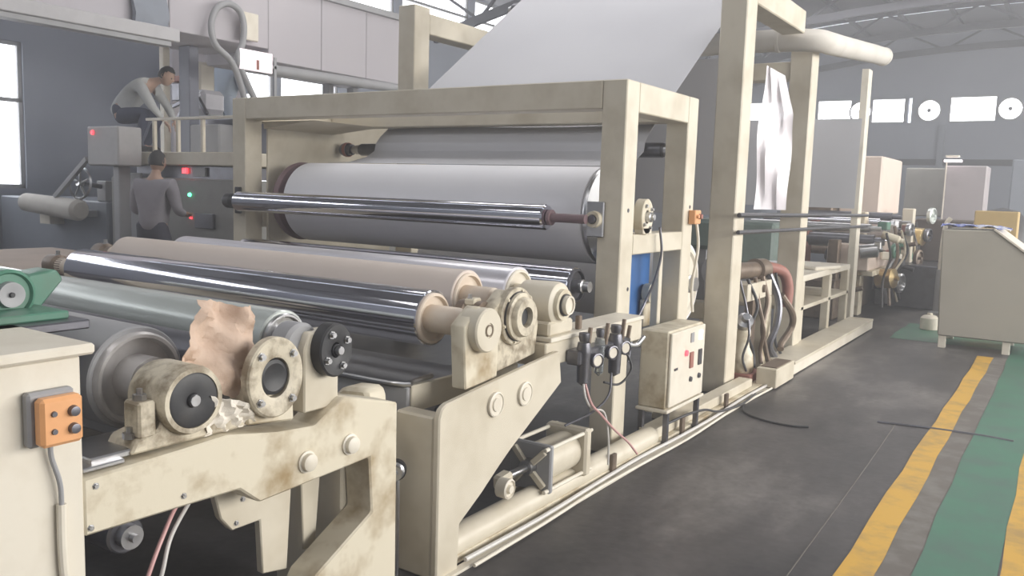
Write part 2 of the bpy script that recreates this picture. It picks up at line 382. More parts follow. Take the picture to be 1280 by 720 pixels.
# left side of the stand and a cross beam, behind the rollers
G().box(-5.05, -4.9, .6, 2.2, 0, .8, .006).make('far_side_plate', cream, st)
G().box(-5.0, -2.0, 2.08, 2.2, .35, .5, .005).make('cross_beam', greyp, st)
G().box(-5.0, -2.0, .75, .85, .2, .36, .005).make('cross_beam', greyp, st)
lr = thing('guide_roller', 'small dark roller end seen in the gap under the slotted side plate', 'roller', (-3, 1.3, .46))
G().cyl((-4.88, 1.3, .51), (-2.12, 1.3, .51), .055).make('roller_shell', dsteel, lr)
G().lathe((-2.12, 1.3, .51), (1, 0, 0), [(0, 0), (0, .034), (.03, .034), (.03, .012), (.05, .012), (.05, 0)], 20).make('shaft_journal', steel, lr)

r1 = roller('steel_drum', 'large dull steel drum roller beside the panel, nearest roller of all', 'roller', -4.85, -2.21, 1.40, .925, .15, greyp, drumface, .05, .14, neck=.07, rim=.02)
r3 = roller('guide_roller', 'pale green-grey steel roller behind the nearest steel drum', 'roller', -4.85, -2.13, 1.87, .985, .098, greenroll, steel, .03, .12)
r2 = roller('guide_roller', 'dark roller low between the steel drum and the pale green-grey roller', 'roller', -4.85, -2.13, 1.63, .95, .07, dsteel, steel, .03, .12)

# bearings of the nearest stand
b1 = thing('pillow_bearing', 'dirty cream pillow block with a black round cap, nearest bearing left of the brown paper', 'bearing', (-1.98, 1.37, .80), 'roller bearings')
G().lathe((-2.07, 1.37, .915), (1, 0, 0), [(0, .04), (0, .088), (.03, .094), (.15, .094), (.165, .088), (.165, .075), (.05, .07), (.05, .04)], 36, True).make('housing', grimy, b1)
G().lathe((-1.96, 1.37, .915), (1, 0, 0), [(0, 0), (0, .074), (.052, .074), (.056, .066), (.05, .02), (.058, .018), (.058, 0)], 32).make('bearing_cap', black, b1)
G().cyl((-1.905, 1.37, .915), (-1.898, 1.37, .915), .016, seg=16).make('shaft_tip', steel, b1)
G().prism([(1.20, .80), (1.56, .798), (1.54, .835), (1.46, .85), (1.44, .9), (1.30, .9), (1.28, .85), (1.22, .835)], 'YZ', -2.05, -1.93, .006).make('foot', grimy, b1)
G().box(-2.0, -1.93, 1.225, 1.275, .835, .93, .006).make('clamp_lug', grimy, b1)
G().lathe((-1.965, 1.25, .93), (0, 0, 1), [(0, 0), (0, .018), (.015, .018), (.015, .008), (.03, .008), (.03, 0)], 6).make('bolt', steel, b1)
G().lathe((-1.965, 1.22, .835), (0, 0, 1), [(0, 0), (0, .018), (.015, .018), (.015, .008), (.03, .008), (.03, 0)], 6).make('bolt', steel, b1)
G().box(-2.12, -1.94, 1.10, 1.3, .797, .815, .004).make('shim_plate', steel, b1)
G().box(-2.02, -1.92, 1.07, 1.18, .79, .802, .003).make('shim_plate', steel, b1)

def flange_bearing(label, x, y, z, ro, ri, m, mh, nb=4, rot=.4, depth=.03, oval=1.15, group='roller bearings', hub_out=.0, cat='bearing', name='flange_bearing', cap=None):
    t = thing(name, label, cat, (x, y, z - ro * oval), group)
    g = G().lathe((0, 0, 0), (1, 0, 0), [(-depth, ri), (-depth, ro), (-.005, ro), (0, ro - .005), (0, ri + .008), (-.004, ri)], 36, True)
    for v in g.bm.verts: v.co = Vector((x + v.co.x, y + v.co.y, z + v.co.z * oval))
    g.make('flange', m, t)
    g = G().lathe((x - depth, y, z), (1, 0, 0), [(0, 0), (0, ri + .002), (depth - .012 + hub_out, ri), (depth - .008 + hub_out, ri * .8), (depth - .016 + hub_out, ri * .3), (depth - .016 + hub_out, 0)], 28)
    g.make('hub', mh, t)
    for k in range(nb):
        a = rot + 2 * PI * k / nb
        G().bolt((x, y + (ro + ri) / 2 * 1.06 * math.cos(a), z + (ro + ri) / 2 * oval * 1.06 * math.sin(a)), (1, 0, 0), .009, .014).make('bolt', steel, t)
    if cap: G().cyl((x - .01 + hub_out, y, z), (x + .008 + hub_out, y, z), cap, seg=16).make('shaft_tip', steel, t)
    return t
b2 = flange_bearing('oily cream oval flange with a dark round hub, right of the brown paper', -1.895, 1.64, .932, .104, .052, grimy, black, 4, .75)
G().prism([(1.56, .80), (1.735, .78), (1.73, .88), (1.70, .93), (1.58, .93), (1.55, .87)], 'YZ', -2.0, -1.925, .006).make('support_plate', cream_st, b2)
b3 = flange_bearing('black round flange bearing with four bright bolts, on a cream bracket', -1.885, 1.872, .982, .07, .02, black, black, 4, .5, .045, 1.22, hub_out=.012, cap=.014)
G().prism([(1.778, .79), (1.925, .79), (1.925, .99), (1.90, 1.04), (1.80, 1.04), (1.778, .99)], 'YZ', -2.0, -1.93, .005).make('support_plate', cream, b3)
G().lathe((-2.03, 1.80, .998), (1, 0, 0), [(0, 0), (0, .07), (.06, .07), (.07, .06), (.07, 0)], 28).make('housing', greyp, b3)

# brown crumpled paper
def crumple(u, v):
    ax = Vector((-2.05, 1.49, 1.160)); bx_ = Vector((-2.03, 1.655, 1.125)); cx = Vector((-1.97, 1.385, .955)); dx = Vector((-1.95, 1.60, .86))
    p = (ax * (1 - u) + bx_ * u) * (1 - v) + (cx * (1 - u) + dx * u) * v
    p += Vector((.016 * math.sin(u * 9 + v * 4) + .012 * math.sin(v * 15 - u * 7), .003 * math.sin(v * 9 + u * 3), .004 * math.sin(u * 7)))
    p.y += .022 * math.sin(v * 3.1) * (2 * u - .9)
    return p + Vector((random.uniform(-.005, .005), random.uniform(-.003, .003), random.uniform(-.003, .003)))
g = G().grid(crumple, 16, 20, .0015)
tag(g.make('brown_paper', brownp), 'crumpled brown paper sheet stuffed between two bearings of the nearest stand', 'paper')
def crumple2(u, v):
    p = Vector((-1.935 + .03 * v, 1.42 + .16 * u, .80 + .12 * v * (1 - .5 * u)))
    return p + Vector((.008 * math.sin(u * 19 + v * 7) + random.uniform(-.003, .004), .005 * math.sin(v * 16 + u * 5), random.uniform(-.003, .003)))
tag(G().grid(crumple2, 10, 10, .002).make('tissue_wad', tissue), 'torn whitish tissue wad under the brown paper, between cream bearings', 'tissue')

# orange switch box on the near panel
sw = thing('switch_box', 'orange switch box with two knobs, fixed to the nearest cream panel', 'switch box', (-1.88, .965, .90))
G().box(-1.899, -1.872, .925, 1.03, .895, 1.02, .006).make('back_box', greyp, sw)
g = G().box(-1.871, -1.835, .935, 1.03, .90, 1.01, .008); g.make('cover', orange, sw)
for zz in (.935, .975):
    G().lathe((-1.835, 1.005, zz), (1, 0, 0), [(0, 0), (0, .013), (.012, .011), (.014, 0)], 14).make('knob', dsteel, sw)
    G().lathe((-1.835, .962, zz), (1, 0, 0), [(0, 0), (0, .007), (.005, .006), (.005, 0)], 12).make('button', dsteel, sw)
cb = thing('cable_conduit', 'grey cable running down from the orange switch box on the cream panel', 'cable', (-1.885, .99, .4))
G().tube([(-1.88, .975, .90), (-1.885, .98, .86), (-1.882, .995, .80), (-1.886, 1.0, .74)], .006).make('cable', greyp, cb)
G().tube([(-1.888, 1.0, .745), (-1.888, 1.0, .62), (-1.886, 1.01, .40), (-1.886, 1.01, .1)], .011).make('conduit_sleeve', cream_lt, cb)

# green gear motor
dullgreen = mat('dull_grey_green_paint', (.16, .21, .19), .5, dirt=.6, scale=5)
gm = thing('gear_motor', 'green gear motor with a round grey pulley, left edge behind the nearest panel', 'motor', (-2.36, 1.13, 1.05))
G().box(-2.55, -2.25, 1.02, 1.23, 1.113, 1.135, .004).make('base_plate', green, gm)
G().box(-2.52, -2.40, 1.05, 1.20, 1.13, 1.20, .02).make('gear_case', green, gm)
G().lathe((-2.50, 1.135, 1.175), (1, 0, 0), [(0, 0), (0, .06), (.03, .068), (.13, .068), (.135, .06), (.125, .055), (.125, 0)], 36).make('motor_body', green, gm)
G().lathe((-2.375, 1.135, 1.175), (1, 0, 0), [(0, 0), (0, .036), (.02, .034), (.02, .028), (.015, .012), (.015, 0)], 28).make('pulley', greyp, gm)
G().cyl((-2.362, 1.135, 1.175), (-2.352, 1.135, 1.175), .007, seg=12).make('shaft_tip', black, gm)
G().prism([(1.19, 1.115), (1.235, 1.115), (1.31, 1.20), (1.29, 1.23), (1.21, 1.22)], 'YZ', -2.52, -2.42, .006).make('chain_guard', green, gm)
G().box(-2.56, -2.2, .8, 1.26, 1.088, 1.113, .004).make('mount_plate', dsteel, gm)

# pink air hoses below the near plate
for k, (dy, mm, lb) in enumerate(((0, pink, 'lower'), (.05, whitehose, 'upper'))):
    g = G().tube([(-2.06, 1.50, .60 + dy * .3), (-2.05, 1.42 + dy, .585 + dy * .2), (-2.0, 1.33 + dy * .6, .52), (-1.98, 1.27 + dy * .9, .43), (-1.98, 1.22 + dy, .30), (-1.98, 1.2 + dy, .02)], .006)
    tag(g.make('air_hose', mm), ('pink air hose' if k == 0 else 'whitish pink air hose') + ' hanging below the slotted side plate, ' + lb + ' of the pair', 'hose')

# ------------------------------------------------------------------ B: second roller stand with big swing plate
s2 = thing('roller_stand', 'cream stand with a big tapering side plate and two round pivots', 'machine frame', (-2.3, 3.2, 0))
p2 = [(2.415, .64), (2.43, .675), (2.46, .69), (3.20, .765), (3.289, .772), (3.315, .623), (2.90, .40), (2.82, .35), (2.70, .27), (2.559, .189), (2.551, 0.0), (2.415, 0.0)]
G().prism(p2, 'YZ', -1.93, -1.9, .006).make('side_plate', cream, s2)
G().box(-2.12, -1.932, 2.42, 2.50, 0, .64, .008).make('post', cream, s2)
G().box(-2.09, -1.935, 3.22, 4.24, .70, .81, .006).make('side_beam', cream, s2)
G().box(-2.10, -1.925, 3.25, 4.24, .812, .832, .003).make('top_plate', cream_lt, s2)

for y, z in ((2.775, .628), (2.995, .631)):
    G().lathe((-1.9, y, z), (1, 0, 0), [(0, .052), (.012, .052), (.014, .046), (.010, .044), (.010, .030), (.016, .028), (.016, 0)], 28).make('pivot_boss', cream_lt, s2)
G().prism([(2.64, .70), (2.86, .715), (2.87, .93), (2.82, 1.0), (2.72, 1.03), (2.62, .96)], 'YZ', -2.02, -1.95, .006).make('bearing_upright', cream_st, s2)
G().prism([(2.87, .715), (3.22, .76), (3.24, .90), (3.18, 1.03), (2.98, 1.07), (2.88, 1.0)], 'YZ', -2.06, -1.99, .006).make('bearing_upright', grimy, s2)
G().box(-5.3, -5.2, 2.4, 4.2, 0, .84, .006).make('far_side_plate', cream, s2)
G().prism([(3.05, .36), (3.32, .60), (3.36, .75), (3.9, .72), (3.9, .2), (3.3, .2)], 'YZ', -2.5, -2.44, .004).make('inner_plate', bluegrey, s2)
G().prism([(2.56, .06), (3.0, .33), (3.0, .10)], 'YZ', -2.2, -2.16, .003).make('inner_plate', greyp, s2)
G().lathe((-1.96, 2.14, .49), (1, 0, 0), [(-.2, 0), (-.2, .03), (.05, .03), (.06, .02), (.06, 0)], 20).make('sensor', black, s2) if False else None
# tray under the rollers
tr = thing('drip_tray', 'grey steel tray with a rolled rim under the long chrome roller', 'tray', (-3.4, 2.7, .6))
G().box(-5.1, -2.14, 2.53, 3.3, .60, .615, .003).make('tray_floor', greyp, tr)
G().box(-5.1, -2.14, 2.51, 2.53, .60, .705, .004).make('tray_wall', greyp, tr)
G().tube([(-5.1, 2.51, .71), (-3.5, 2.515, .705), (-2.9, 2.50, .71), (-2.22, 2.51, .71), (-2.15, 2.56, .72), (-2.14, 2.66, .73)], .013, res=4).make('tray_rim', steel, tr)
G().box(-2.15, -2.132, 2.53, 3.3, .60, .71, .003).make('tray_wall', cream, tr)
cv = thing('bearing_cover', 'dusty cream rounded guard box left of the big tapering side plate', 'guard', (-2.1, 2.5, .55))
g = G().prism([(-2.34, .60), (-2.34, .68), (-2.29, .725), (-2.17, .735), (-2.15, .70), (-2.15, .60)], 'XZ', 2.3, 2.41, .015); g.make('guard_shell', cream_st, cv)
sp = thing('pipe_union', 'small round steel pipe union in the gap right of the near post', 'pipe fitting', (-2.0, 2.3, .4))
G().lathe((-2.06, 2.36, .435), (.6, -.8, 0), [(0, 0), (0, .035), (.04, .035), (.045, .028), (.07, .028), (.07, .012), (.09, .012), (.09, 0)], 20).make('union_nut', steel, sp)
G().lathe((-2.06, 2.36, .435), (.6, -.8, 0), [(.01, .036), (.01, .041), (.03, .041), (.03, .036)], 20, True).make('seal_ring', black, sp)
G().tube([(-2.06, 2.37, .42), (-2.05, 2.36, .3), (-2.05, 2.36, .0)], .008).make('pipe', steel, sp)

# the three working rollers
roller('chrome_roller', 'long polished chrome roller with beige end disc, nearest of the three big rollers', 'roller', -4.82, -2.19, 2.724, .955, .118, chrome, enddisc, .05, .24, neck=.058, rim=.012, seg=56)
roller('rubber_roller', 'long beige rubber covered roller behind the chrome roller', 'roller', -4.88, -2.25, 3.045, 1.01, .122, rubber, enddisc, .045, .26, neck=.055, seg=56)
roller('steel_roller', 'long pale steel roller with a white painted end disc behind the beige roller', 'roller', -4.80, -2.21, 3.40, .998, .132, palesteel, cream_lt, .045, .24, neck=.05, seg=56)
roller('steel_roller', 'bright steel roller low under the big white paper roll', 'roller', -5.1, -2.3, 4.13, .972, .105, chrome, dsteel, .03, .09, seg=48)
for (x, y, z, lb) in ((-5.09, 2.724, .955, 'grimy far bearing at the left end of the chrome roller'), (-5.12, 3.045, 1.01, 'grimy far bearing at the left end of the beige rubber roller')):
    c = thing('pillow_bearing', lb, 'bearing', (x, y, .84), 'roller bearings')
    G().lathe((x - .10, y, z), (1, 0, 0), [(0, 0), (0, .05), (.03, .065), (.12, .065), (.14, .05), (.2, .05), (.2, 0)], 22).make('housing', grime, c)
    G().box(x - .09, x + .04, y - .06, y + .06, .84, z - .03, .008).make('foot', grime, c)
    G().bolt((x, y, z + .06), (0, 0, 1), .012, .03).make('bolt', steel, c)

# bearings of second stand
B1 = thing('flange_bearing', 'smooth cream round cap bearing at the end of the chrome roller', 'bearing', (-1.92, 2.724, .86), 'roller bearings')
G().lathe((-2.0, 2.735, .935), (1, 0, 0), [(0, 0), (0, .09), (.085, .09), (.092, .084), (.092, .03), (.087, .03), (.087, .022), (.092, .021), (.092, 0)], 36).make('housing', cream, B1)
B2 = thing('flange_bearing', 'cream double flange with a dark open bore, middle bearing behind the cap', 'bearing', (-1.92, 3.02, .84), 'roller bearings')
G().lathe((-2.0, 3.03, .955), (1, 0, 0), [(0, .04), (0, .125), (.03, .125), (.034, .12), (.034, .108), (.04, .104), (.055, .104), (.058, .098), (.058, .088), (.075, .085), (.082, .08), (.082, .045), (.05, .04)], 40, True).make('flange', grimy, B2)
G().cyl((-1.99, 3.03, .955), (-1.94, 3.03, .955), .044).make('bore', black, B2)
for k in range(6):
    a = k * PI / 3 + .3; G().bolt((-1.966, 3.03 + .112 * math.cos(a), .955 + .112 * math.sin(a)), (1, 0, 0), .007, .008).make('bolt', cream_st, B2)
B3 = thing('pillow_bearing', 'cream pillow block with a split ring nut, farthest bearing next to the gantry post', 'bearing', (-1.98, 3.36, .84), 'roller bearings')
G().lathe((-2.14, 3.37, .975), (1, 0, 0), [(0, 0), (0, .10), (.16, .105), (.18, .10), (.19, .085), (.19, 0)], 36).make('housing', cream, B3)
G().lathe((-1.95, 3.37, .975), (1, 0, 0), [(0, .05), (0, .074), (.02, .072), (.02, .05)], 32, True).make('ring', cream_st, B3)
G().lathe((-1.95, 3.37, .975), (1, 0, 0), [(0, 0), (0, .046), (.05, .044), (.05, .036), (.042, .034), (.042, 0)], 28).make('shaft_nut', cream_lt, B3)
G().lathe((-1.95, 3.37, .975), (1, 0, 0), [(.012, .046), (.012, .052), (.028, .052), (.028, .046)], 28, True).make('seal_ring', black, B3)
G().box(-2.10, -1.95, 3.27, 3.49, .833, .90, .01).make('foot', cream, B3)
G().box(-1.98, -1.955, 3.56, 3.59, .833, .90, .004).make('stop_block', grime, B3)
G().cyl((-1.95, 3.02, .955), (-1.936, 3.02, .955), .001).make('seal_ring', black, B2) if False else None
G().lathe((-2.0, 3.03, .955), (1, 0, 0), [(.0345, .105), (.0345, .1085), (.042, .1085), (.042, .105)], 36, True).make('seal_ring', black, B2)
G().lathe((-2.0, 2.735, .935), (1, 0, 0), [(.093, .019), (.093, .024), (.0945, .024), (.0945, .019)], 28, True).make('seal_ring', grime, B1)
# journal clamps between roller discs and the bearings
for (xa, y, z, lb) in ((-2.1, 2.88, .975, 'knobbly cream shaft clamp behind the chrome roller journal'), ):
    c = thing('shaft_clamp', lb, 'clamp', (xa, y, z - .06))
    G().lathe((xa - .06, y, z), (1, 0, 0), [(0, 0), (0, .05), (.04, .055), (.05, .04), (.08, .04), (.09, .05), (.12, .05), (.12, 0)], 20).make('collar', grime, c)
    G().obox((xa, y, z + .045), (.05, .07, .03), (0, 0, .2), .006).make('clamp_lug', cream_st, c)
    G().bolt((xa, y - .02, z + .06), (0, 0, 1), .008, .018).make('bolt', steel, c)

# pneumatic regulators and gauges
ar = thing('air_regulator_set', 'grey air filter and gauge cluster on the beam beside the gantry post', 'regulator', (-1.88, 3.6, .6))
G().box(-1.934, -1.86, 3.40, 3.95, .69, .76, .008).make('manifold', dsteel, ar)
for y in (3.5, 3.68, 3.86, 3.93):
    G().cyl((-1.87, y, .755), (-1.865, y + .01, .86 if y < 3.9 else .82), .011, seg=8).make('valve_stem', grime, ar)
for y, rr, hh in ((3.46, .036, .14), (3.62, .028, .12), (3.79, .038, .15)):
    G().lathe((-1.87, y, .745), (0, 0, -1), [(-.05, 0), (-.05, rr * .8), (-.01, rr), (0, rr), (0, rr * .9), (hh, rr * .8), (hh + .01, rr * .4), (hh + .02, 0)], 20).make('filter_bowl', dsteel if y != 3.62 else glassy, ar)
    G().lathe((-1.87, y, .80), (0, 0, 1), [(0, 0), (0, rr * .6), (.02, rr * .75), (.04, rr * .7), (.045, 0)], 18).make('adjust_knob', dsteel, ar)
for y, z in ((3.54, .70), (3.70, .715), (3.84, .72)):
    gg = G().lathe((-1.85, y, z), (1, -.35, 0), [(0, 0), (0, .036), (.022, .036), (.024, .031), (.018, .029), (.018, 0)], 22).make('gauge', dsteel, ar)
    G().lathe((-1.85, y, z), (1, -.35, 0), [(.0185, 0), (.0185, .026), (.0195, .026), (.0195, 0)], 18).make('gauge_face', cream_lt, gg)
G().tube([(-1.86, 3.88, .73), (-1.83, 3.95, .72), (-1.81, 4.0, .76)], .012).make('valve_lever', steel, ar)
for k, (pts, mm, lb) in enumerate((
        ([(-1.87, 3.47, .62), (-1.84, 3.50, .5), (-1.85, 3.62, .42), (-1.86, 3.8, .30), (-1.85, 3.95, .20), (-1.83, 4.03, .12)], pink, 'pink hose drooping from the regulators to the floor rail'),
        ([(-1.87, 3.46, .63), (-1.84, 3.44, .54), (-1.86, 3.55, .46), (-1.88, 3.72, .40), (-1.87, 3.76, .26), (-1.87, 3.77, .12)], whitehose, 'whitish hose looping from the regulators behind the air cylinder'),
        ([(-1.87, 3.76, .60), (-1.85, 3.70, .5), (-1.88, 3.6, .43), (-1.95, 3.45, .38)], dsteel, 'dark hose from the regulators to the air cylinder top'),
        ([(-1.87, 3.90, .70), (-1.84, 3.93, .6), (-1.86, 3.84, .53), (-1.9, 3.74, .55)], black, 'short black hose loop right of the regulators'))):
    tag(G().tube(pts, .006 if k != 1 else .0055).make('air_hose', mm), lb, 'hose')

# air cylinder
ac = thing('air_cylinder', 'cream air cylinder with square end plates and tie rods below the regulators', 'air cylinder', (-2.0, 3.4, .05))
cy, cz = 3.3, .21
G().lathe((-2.03, 3.30, cz), (0, 1, 0), [(0, 0), (0, .095), (.32, .095), (.32, 0)], 32).make('barrel', cream, ac)
f = G().prism([(-2.145, .095), (-1.915, .095), (-1.915, .325), (-2.145, .325)], 'XZ', 3.27, 3.30, .01); f.make('end_plate', greyp, ac)
G().prism([(-2.15, .09), (-1.91, .09), (-1.91, .33), (-2.15, .33)], 'XZ', 3.60, 3.66, .012).make('end_plate', cream, ac)
for dx in (-.10, .10):
    for dz in (-.10, .10):
        G().cyl((-2.03 + dx, 3.24, cz + dz), (-2.03 + dx, 3.69, cz + dz), .010, seg=12).make('tie_rod', cream_lt, ac)
for k in range(4):
    a = PI / 4 + k * PI / 2
    G().beam((-2.03, 3.255, cz), (-2.03 + .12 * math.cos(a), 3.262, cz + .12 * math.sin(a)), .022, .03).make('rib', cream, ac)
G().lathe((-2.03, 3.27, cz), (0, -1, 0), [(0, 0), (0, .04), (.04, .035), (.04, .018), (.20, .018), (.20, 0)], 22).make('piston_rod', steel, ac)
G().obox((-2.03, 3.05, cz - .01), (.06, .09, .07), (.1, 0, 0), .012).make('clevis', cream, ac)
G().lathe((-2.01, 3.00, cz - .02), (1, 0, 0), [(0, 0), (0, .045), (.05, .045), (.055, .038), (.045, .034), (.045, .02), (.06, .018), (.06, 0)], 26).make('eye_end', cream_lt, ac)
G().obox((-2.12, 3.45, .05), (.05, .45, .09), (0, 0, 0), .005).make('mount_bar', cream, ac)

# base rail along the floor
br = thing('base_rail', 'long cream base rail and floor strip running the whole length of the machine', 'rail', (-2, 6, 0))
G().box(-2.10, -1.935, 2.56, 7.1, 0, .035, .004).make('base_plate', cream_st, br)
G().lathe((-2.0, 2.56, .06), (0, 1, 0), [(0, 0), (0, .062), (2.0, .062), (2.0, 0)], 20).make('round_edge_beam', cream, br)
G().box(-2.08, -1.97, 4.58, 6.4, .036, .10, .006).make('channel', cream, br)
G().box(-1.915, -1.875, 2.45, 7.0, 0, .012, .002).make('floor_strip', cream_lt, br)
for y in (3.95, 4.9, 5.7):
    G().obox((-1.93, y, .06), (.02, .05, .12), (0, 0, 0), .003).make('strap', grime, br)
for k, (dx, dz, rr) in enumerate(((-1.90, .025, .010), (-1.865, .012, .008))):
    pts = [(dx + .012 * math.sin(i * 1.7 + k), 2.6 + i * .55, dz + .004) for i in range(9)]
    tag(G().tube(pts, rr, 8, 3).make('floor_cable', whitehose if k == 0 else cream_lt), ('grey-white cable lying against the base rail' if k == 0 else 'thin cream cable lying outermost along the base rail on the floor'), 'cable')
tag(G().tube([(-1.93, 4.65, .13), (-1.9, 4.9, .14), (-1.9, 5.2, .11), (-1.89, 5.45, .05), (-1.86, 5.8, .03), (-1.88, 6.2, .03)], .008).make('floor_cable', black), 'black cable drooping under the control box along the rail', 'cable')
tag(G().tube([(-1.88, 6.4, .01), (-1.9, 6.1, .006), (-1.82, 5.75, .006), (-1.65, 5.6, .006), (-1.45, 5.57, .006), (-1.34, 5.62, .006)], .007).make('floor_cable', black), 'thin black cable curving out over the dark floor', 'cable')

# ------------------------------------------------------------------ C: near gantry
ga = thing('gantry_frame', 'nearer cream box gantry of square posts around the big white paper roll', 'machine frame', (-3.76, 4.8, 0))
ZT = 2.12
for x0, x1 in ((-2.25, -2.1), (-5.42, -5.27)):
    for y0, y1 in ((4.26, 4.42), (5.15, 5.31)):
        G().box(x0, x1, y0, y1, 0.0, ZT - .002, .006).make('post', cream, ga)
    G().box(x0, x1, 4.422, 5.148, 1.95, ZT - .002, .006).make('side_beam', cream, ga)
    G().box(x0, x1, 4.422, 5.148, 1.145, 1.262, .006).make('side_beam', cream, ga)
G().box(-5.268, -2.252, 4.26, 4.42, 1.96, ZT - .002, .006).make('front_beam', cream, ga)
G().box(-5.268, -2.252, 5.15, 5.31, 1.96, ZT - .002, .006).make('rear_beam', cream, ga)
G().box(-2.2, -2.15, 4.93, 4.98, .1, 1.144, .004).make('inner_post', cream, ga)
G().box(-5.262, -5.24, 4.45, 5.14, .9, 1.945, .004).make('side_panel', cream, ga)
G().box(-5.6, -5.45, 4.9, 6.1, .3, 2.05, .006).make('outer_panel', cream, ga)
G().prism([(-5.262, 1.955), (-4.7, 1.955), (-5.262, 1.90)], 'XZ', 4.425, 5.14, .003).make('gusset', cream, ga)
G().box(-4.45, -4.35, 5.32, 5.42, 1.35, 2.3, .004).make('inner_post', cream, ga) if False else None
for y, z in ((4.34, 1.40), (4.38, .95), (5.25, 1.42)):
    G().bolt((-2.1, y, z), (1, 0, 0), .009, .004).make('bolt', dsteel, ga)

# big paper roll
pr = thing('paper_roll', 'huge roll of white paper inside the nearer gantry', 'paper roll', (-3.7, 4.62, 1.06))
G().lathe((-5.0, 4.62, 1.355), (1, 0, 0), [(.07, .1), (.07, .29), (.074, .296), (2.60, .296), (2.604, .29), (2.604, .1)], 72, True).make('paper_winding', paper, pr)
G().lathe((-2.395, 4.62, 1.355), (1, 0, 0), [(-.02, .05), (-.005, .288), (.02, .30), (.035, .297), (.035, .27), (.015, .255), (.015, .10), (.03, .09), (.03, .05)], 56, True).make('end_disc', steel, pr)
G().lathe((-5.0, 4.62, 1.355), (-1, 0, 0), [(-.02, .05), (0, .288), (.03, .30), (.05, .295), (.05, .27), (.015, .25), (.015, .05)], 56, True).make('end_disc', mauve, pr)
G().cyl((-5.265, 4.62, 1.355), (-2.255, 4.62, 1.355), .05).make('core_shaft', steel, pr)
fb = flange_bearing('round cream bearing flange on the gantry side beam at the paper roll end', -2.085, 4.575, 1.362, .078, .03, cream_st, steel, 4, .6, .06, 1.35, hub_out=.035, cap=.02)
G().box(-2.14, -2.085, 4.52, 4.64, 1.262, 1.30, .004).make('foot', cream, fb)
# thin tube across the front
tb = thing('tension_tube', 'thin bright steel tube crossing in front of the big white paper roll', 'tube', (-3.8, 4.17, 1.30))
G().lathe((-5.22, 4.16, 1.345), (1, 0, 0), [(0, 0), (0, .068), (.006, .074), (2.69, .074), (2.70, .066), (2.70, 0)], 40).make('roller_shell', chrome, tb)
G().lathe((-2.515, 4.17, 1.345), (1, 0, 0), [(0, 0), (0, .045), (.02, .045), (.02, .026), (.24, .026), (.24, 0)], 20).make('shaft_journal', mauve, tb)
G().cyl((-5.30, 4.17, 1.345), (-5.22, 4.17, 1.345), .02).make('shaft_journal', dsteel, tb)
kb = thing('bearing_block', 'square dark bearing at the right end of the thin steel tube', 'bearing', (-2.28, 4.2, 1.26), 'tube end bearings')
G().box(-2.31, -2.20, 4.235, 4.2598, 1.245, 1.445, .005).make('flange', steel, kb)
G().lathe((-2.255, 4.235, 1.345), (0, -1, 0), [(0, 0), (0, .048), (.03, .045), (.03, .028), (.02, .026), (.02, 0)], 24).make('housing', cream_st, kb)
G().cyl((-2.255, 4.215, 1.345), (-2.255, 4.19, 1.345), .024).make('shaft_tip', dsteel, kb)
kb = thing('bearing_block', 'small black bearing on the left gantry post at the thin tube end', 'bearing', (-5.33, 4.2, 1.26), 'tube end bearings')
G().box(-5.37, -5.31, 4.235, 4.2598, 1.25, 1.45, .005).make('flange', black, kb)
G().lathe((-5.38, 4.17, 1.345), (1, 0, 0), [(0, 0), (0, .045), (.02, .055), (.08, .055), (.1, .04), (.1, 0)], 20).make('housing', black, kb)
# idler roller at the back of the gantry
idl = roller('idler_roller', 'dark idler roller high behind the big paper roll, its ends on the gantry', 'roller', -5.0, -2.3, 5.235, 1.785, .05, dsteel, dsteel, .03, .10, seg=32)
for x, l in ((-2.19, 'right'), (-5.16, 'left')):
    yc = 5.235
    c = thing('shaft_chuck', 'dark chuck holding the ' + l + ' end of the high idler roller', 'chuck', (x, yc, 1.73), 'idler chucks')
    G().lathe((x - .07, yc, 1.785), (1, 0, 0), [(0, 0), (0, .04), (.03, .055), (.07, .055), (.08, .045), (.12, .045), (.12, 0)], 22).make('chuck_body', dsteel, c)
    G().lathe((x - .02, yc, 1.785), (1, 0, 0), [(0, .056), (0, .06), (.03, .06), (.03, .056)], 22, True).make('red_band', rust, c)
# web of paper from high rear down to the roll
def web(u, v):
    pts = [(8.6, 4.35), (7.15, 3.30), (5.62, 2.19), (5.22, 1.89), (5.165, 1.83), (5.15, 1.77), (5.05, 1.715), (4.86, 1.668), (4.64, 1.655)]
    t = v * (len(pts) - 1); i = min(int(t), len(pts) - 2); f_ = t - i
    y = pts[i][0] * (1 - f_) + pts[i + 1][0] * f_; z = pts[i][1] * (1 - f_) + pts[i + 1][1] * f_
    sag = .03 * math.sin(PI * min(1, max(0, (y - 5.2) / 2.0))) * math.sin(u * PI * 2.2)
    return Vector((-4.78 + 2.38 * u, y, z + sag))
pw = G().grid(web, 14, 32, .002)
tag(pw.make('paper_web', webp), 'wide white paper sheet slanting down from high up into the nearer gantry', 'paper')

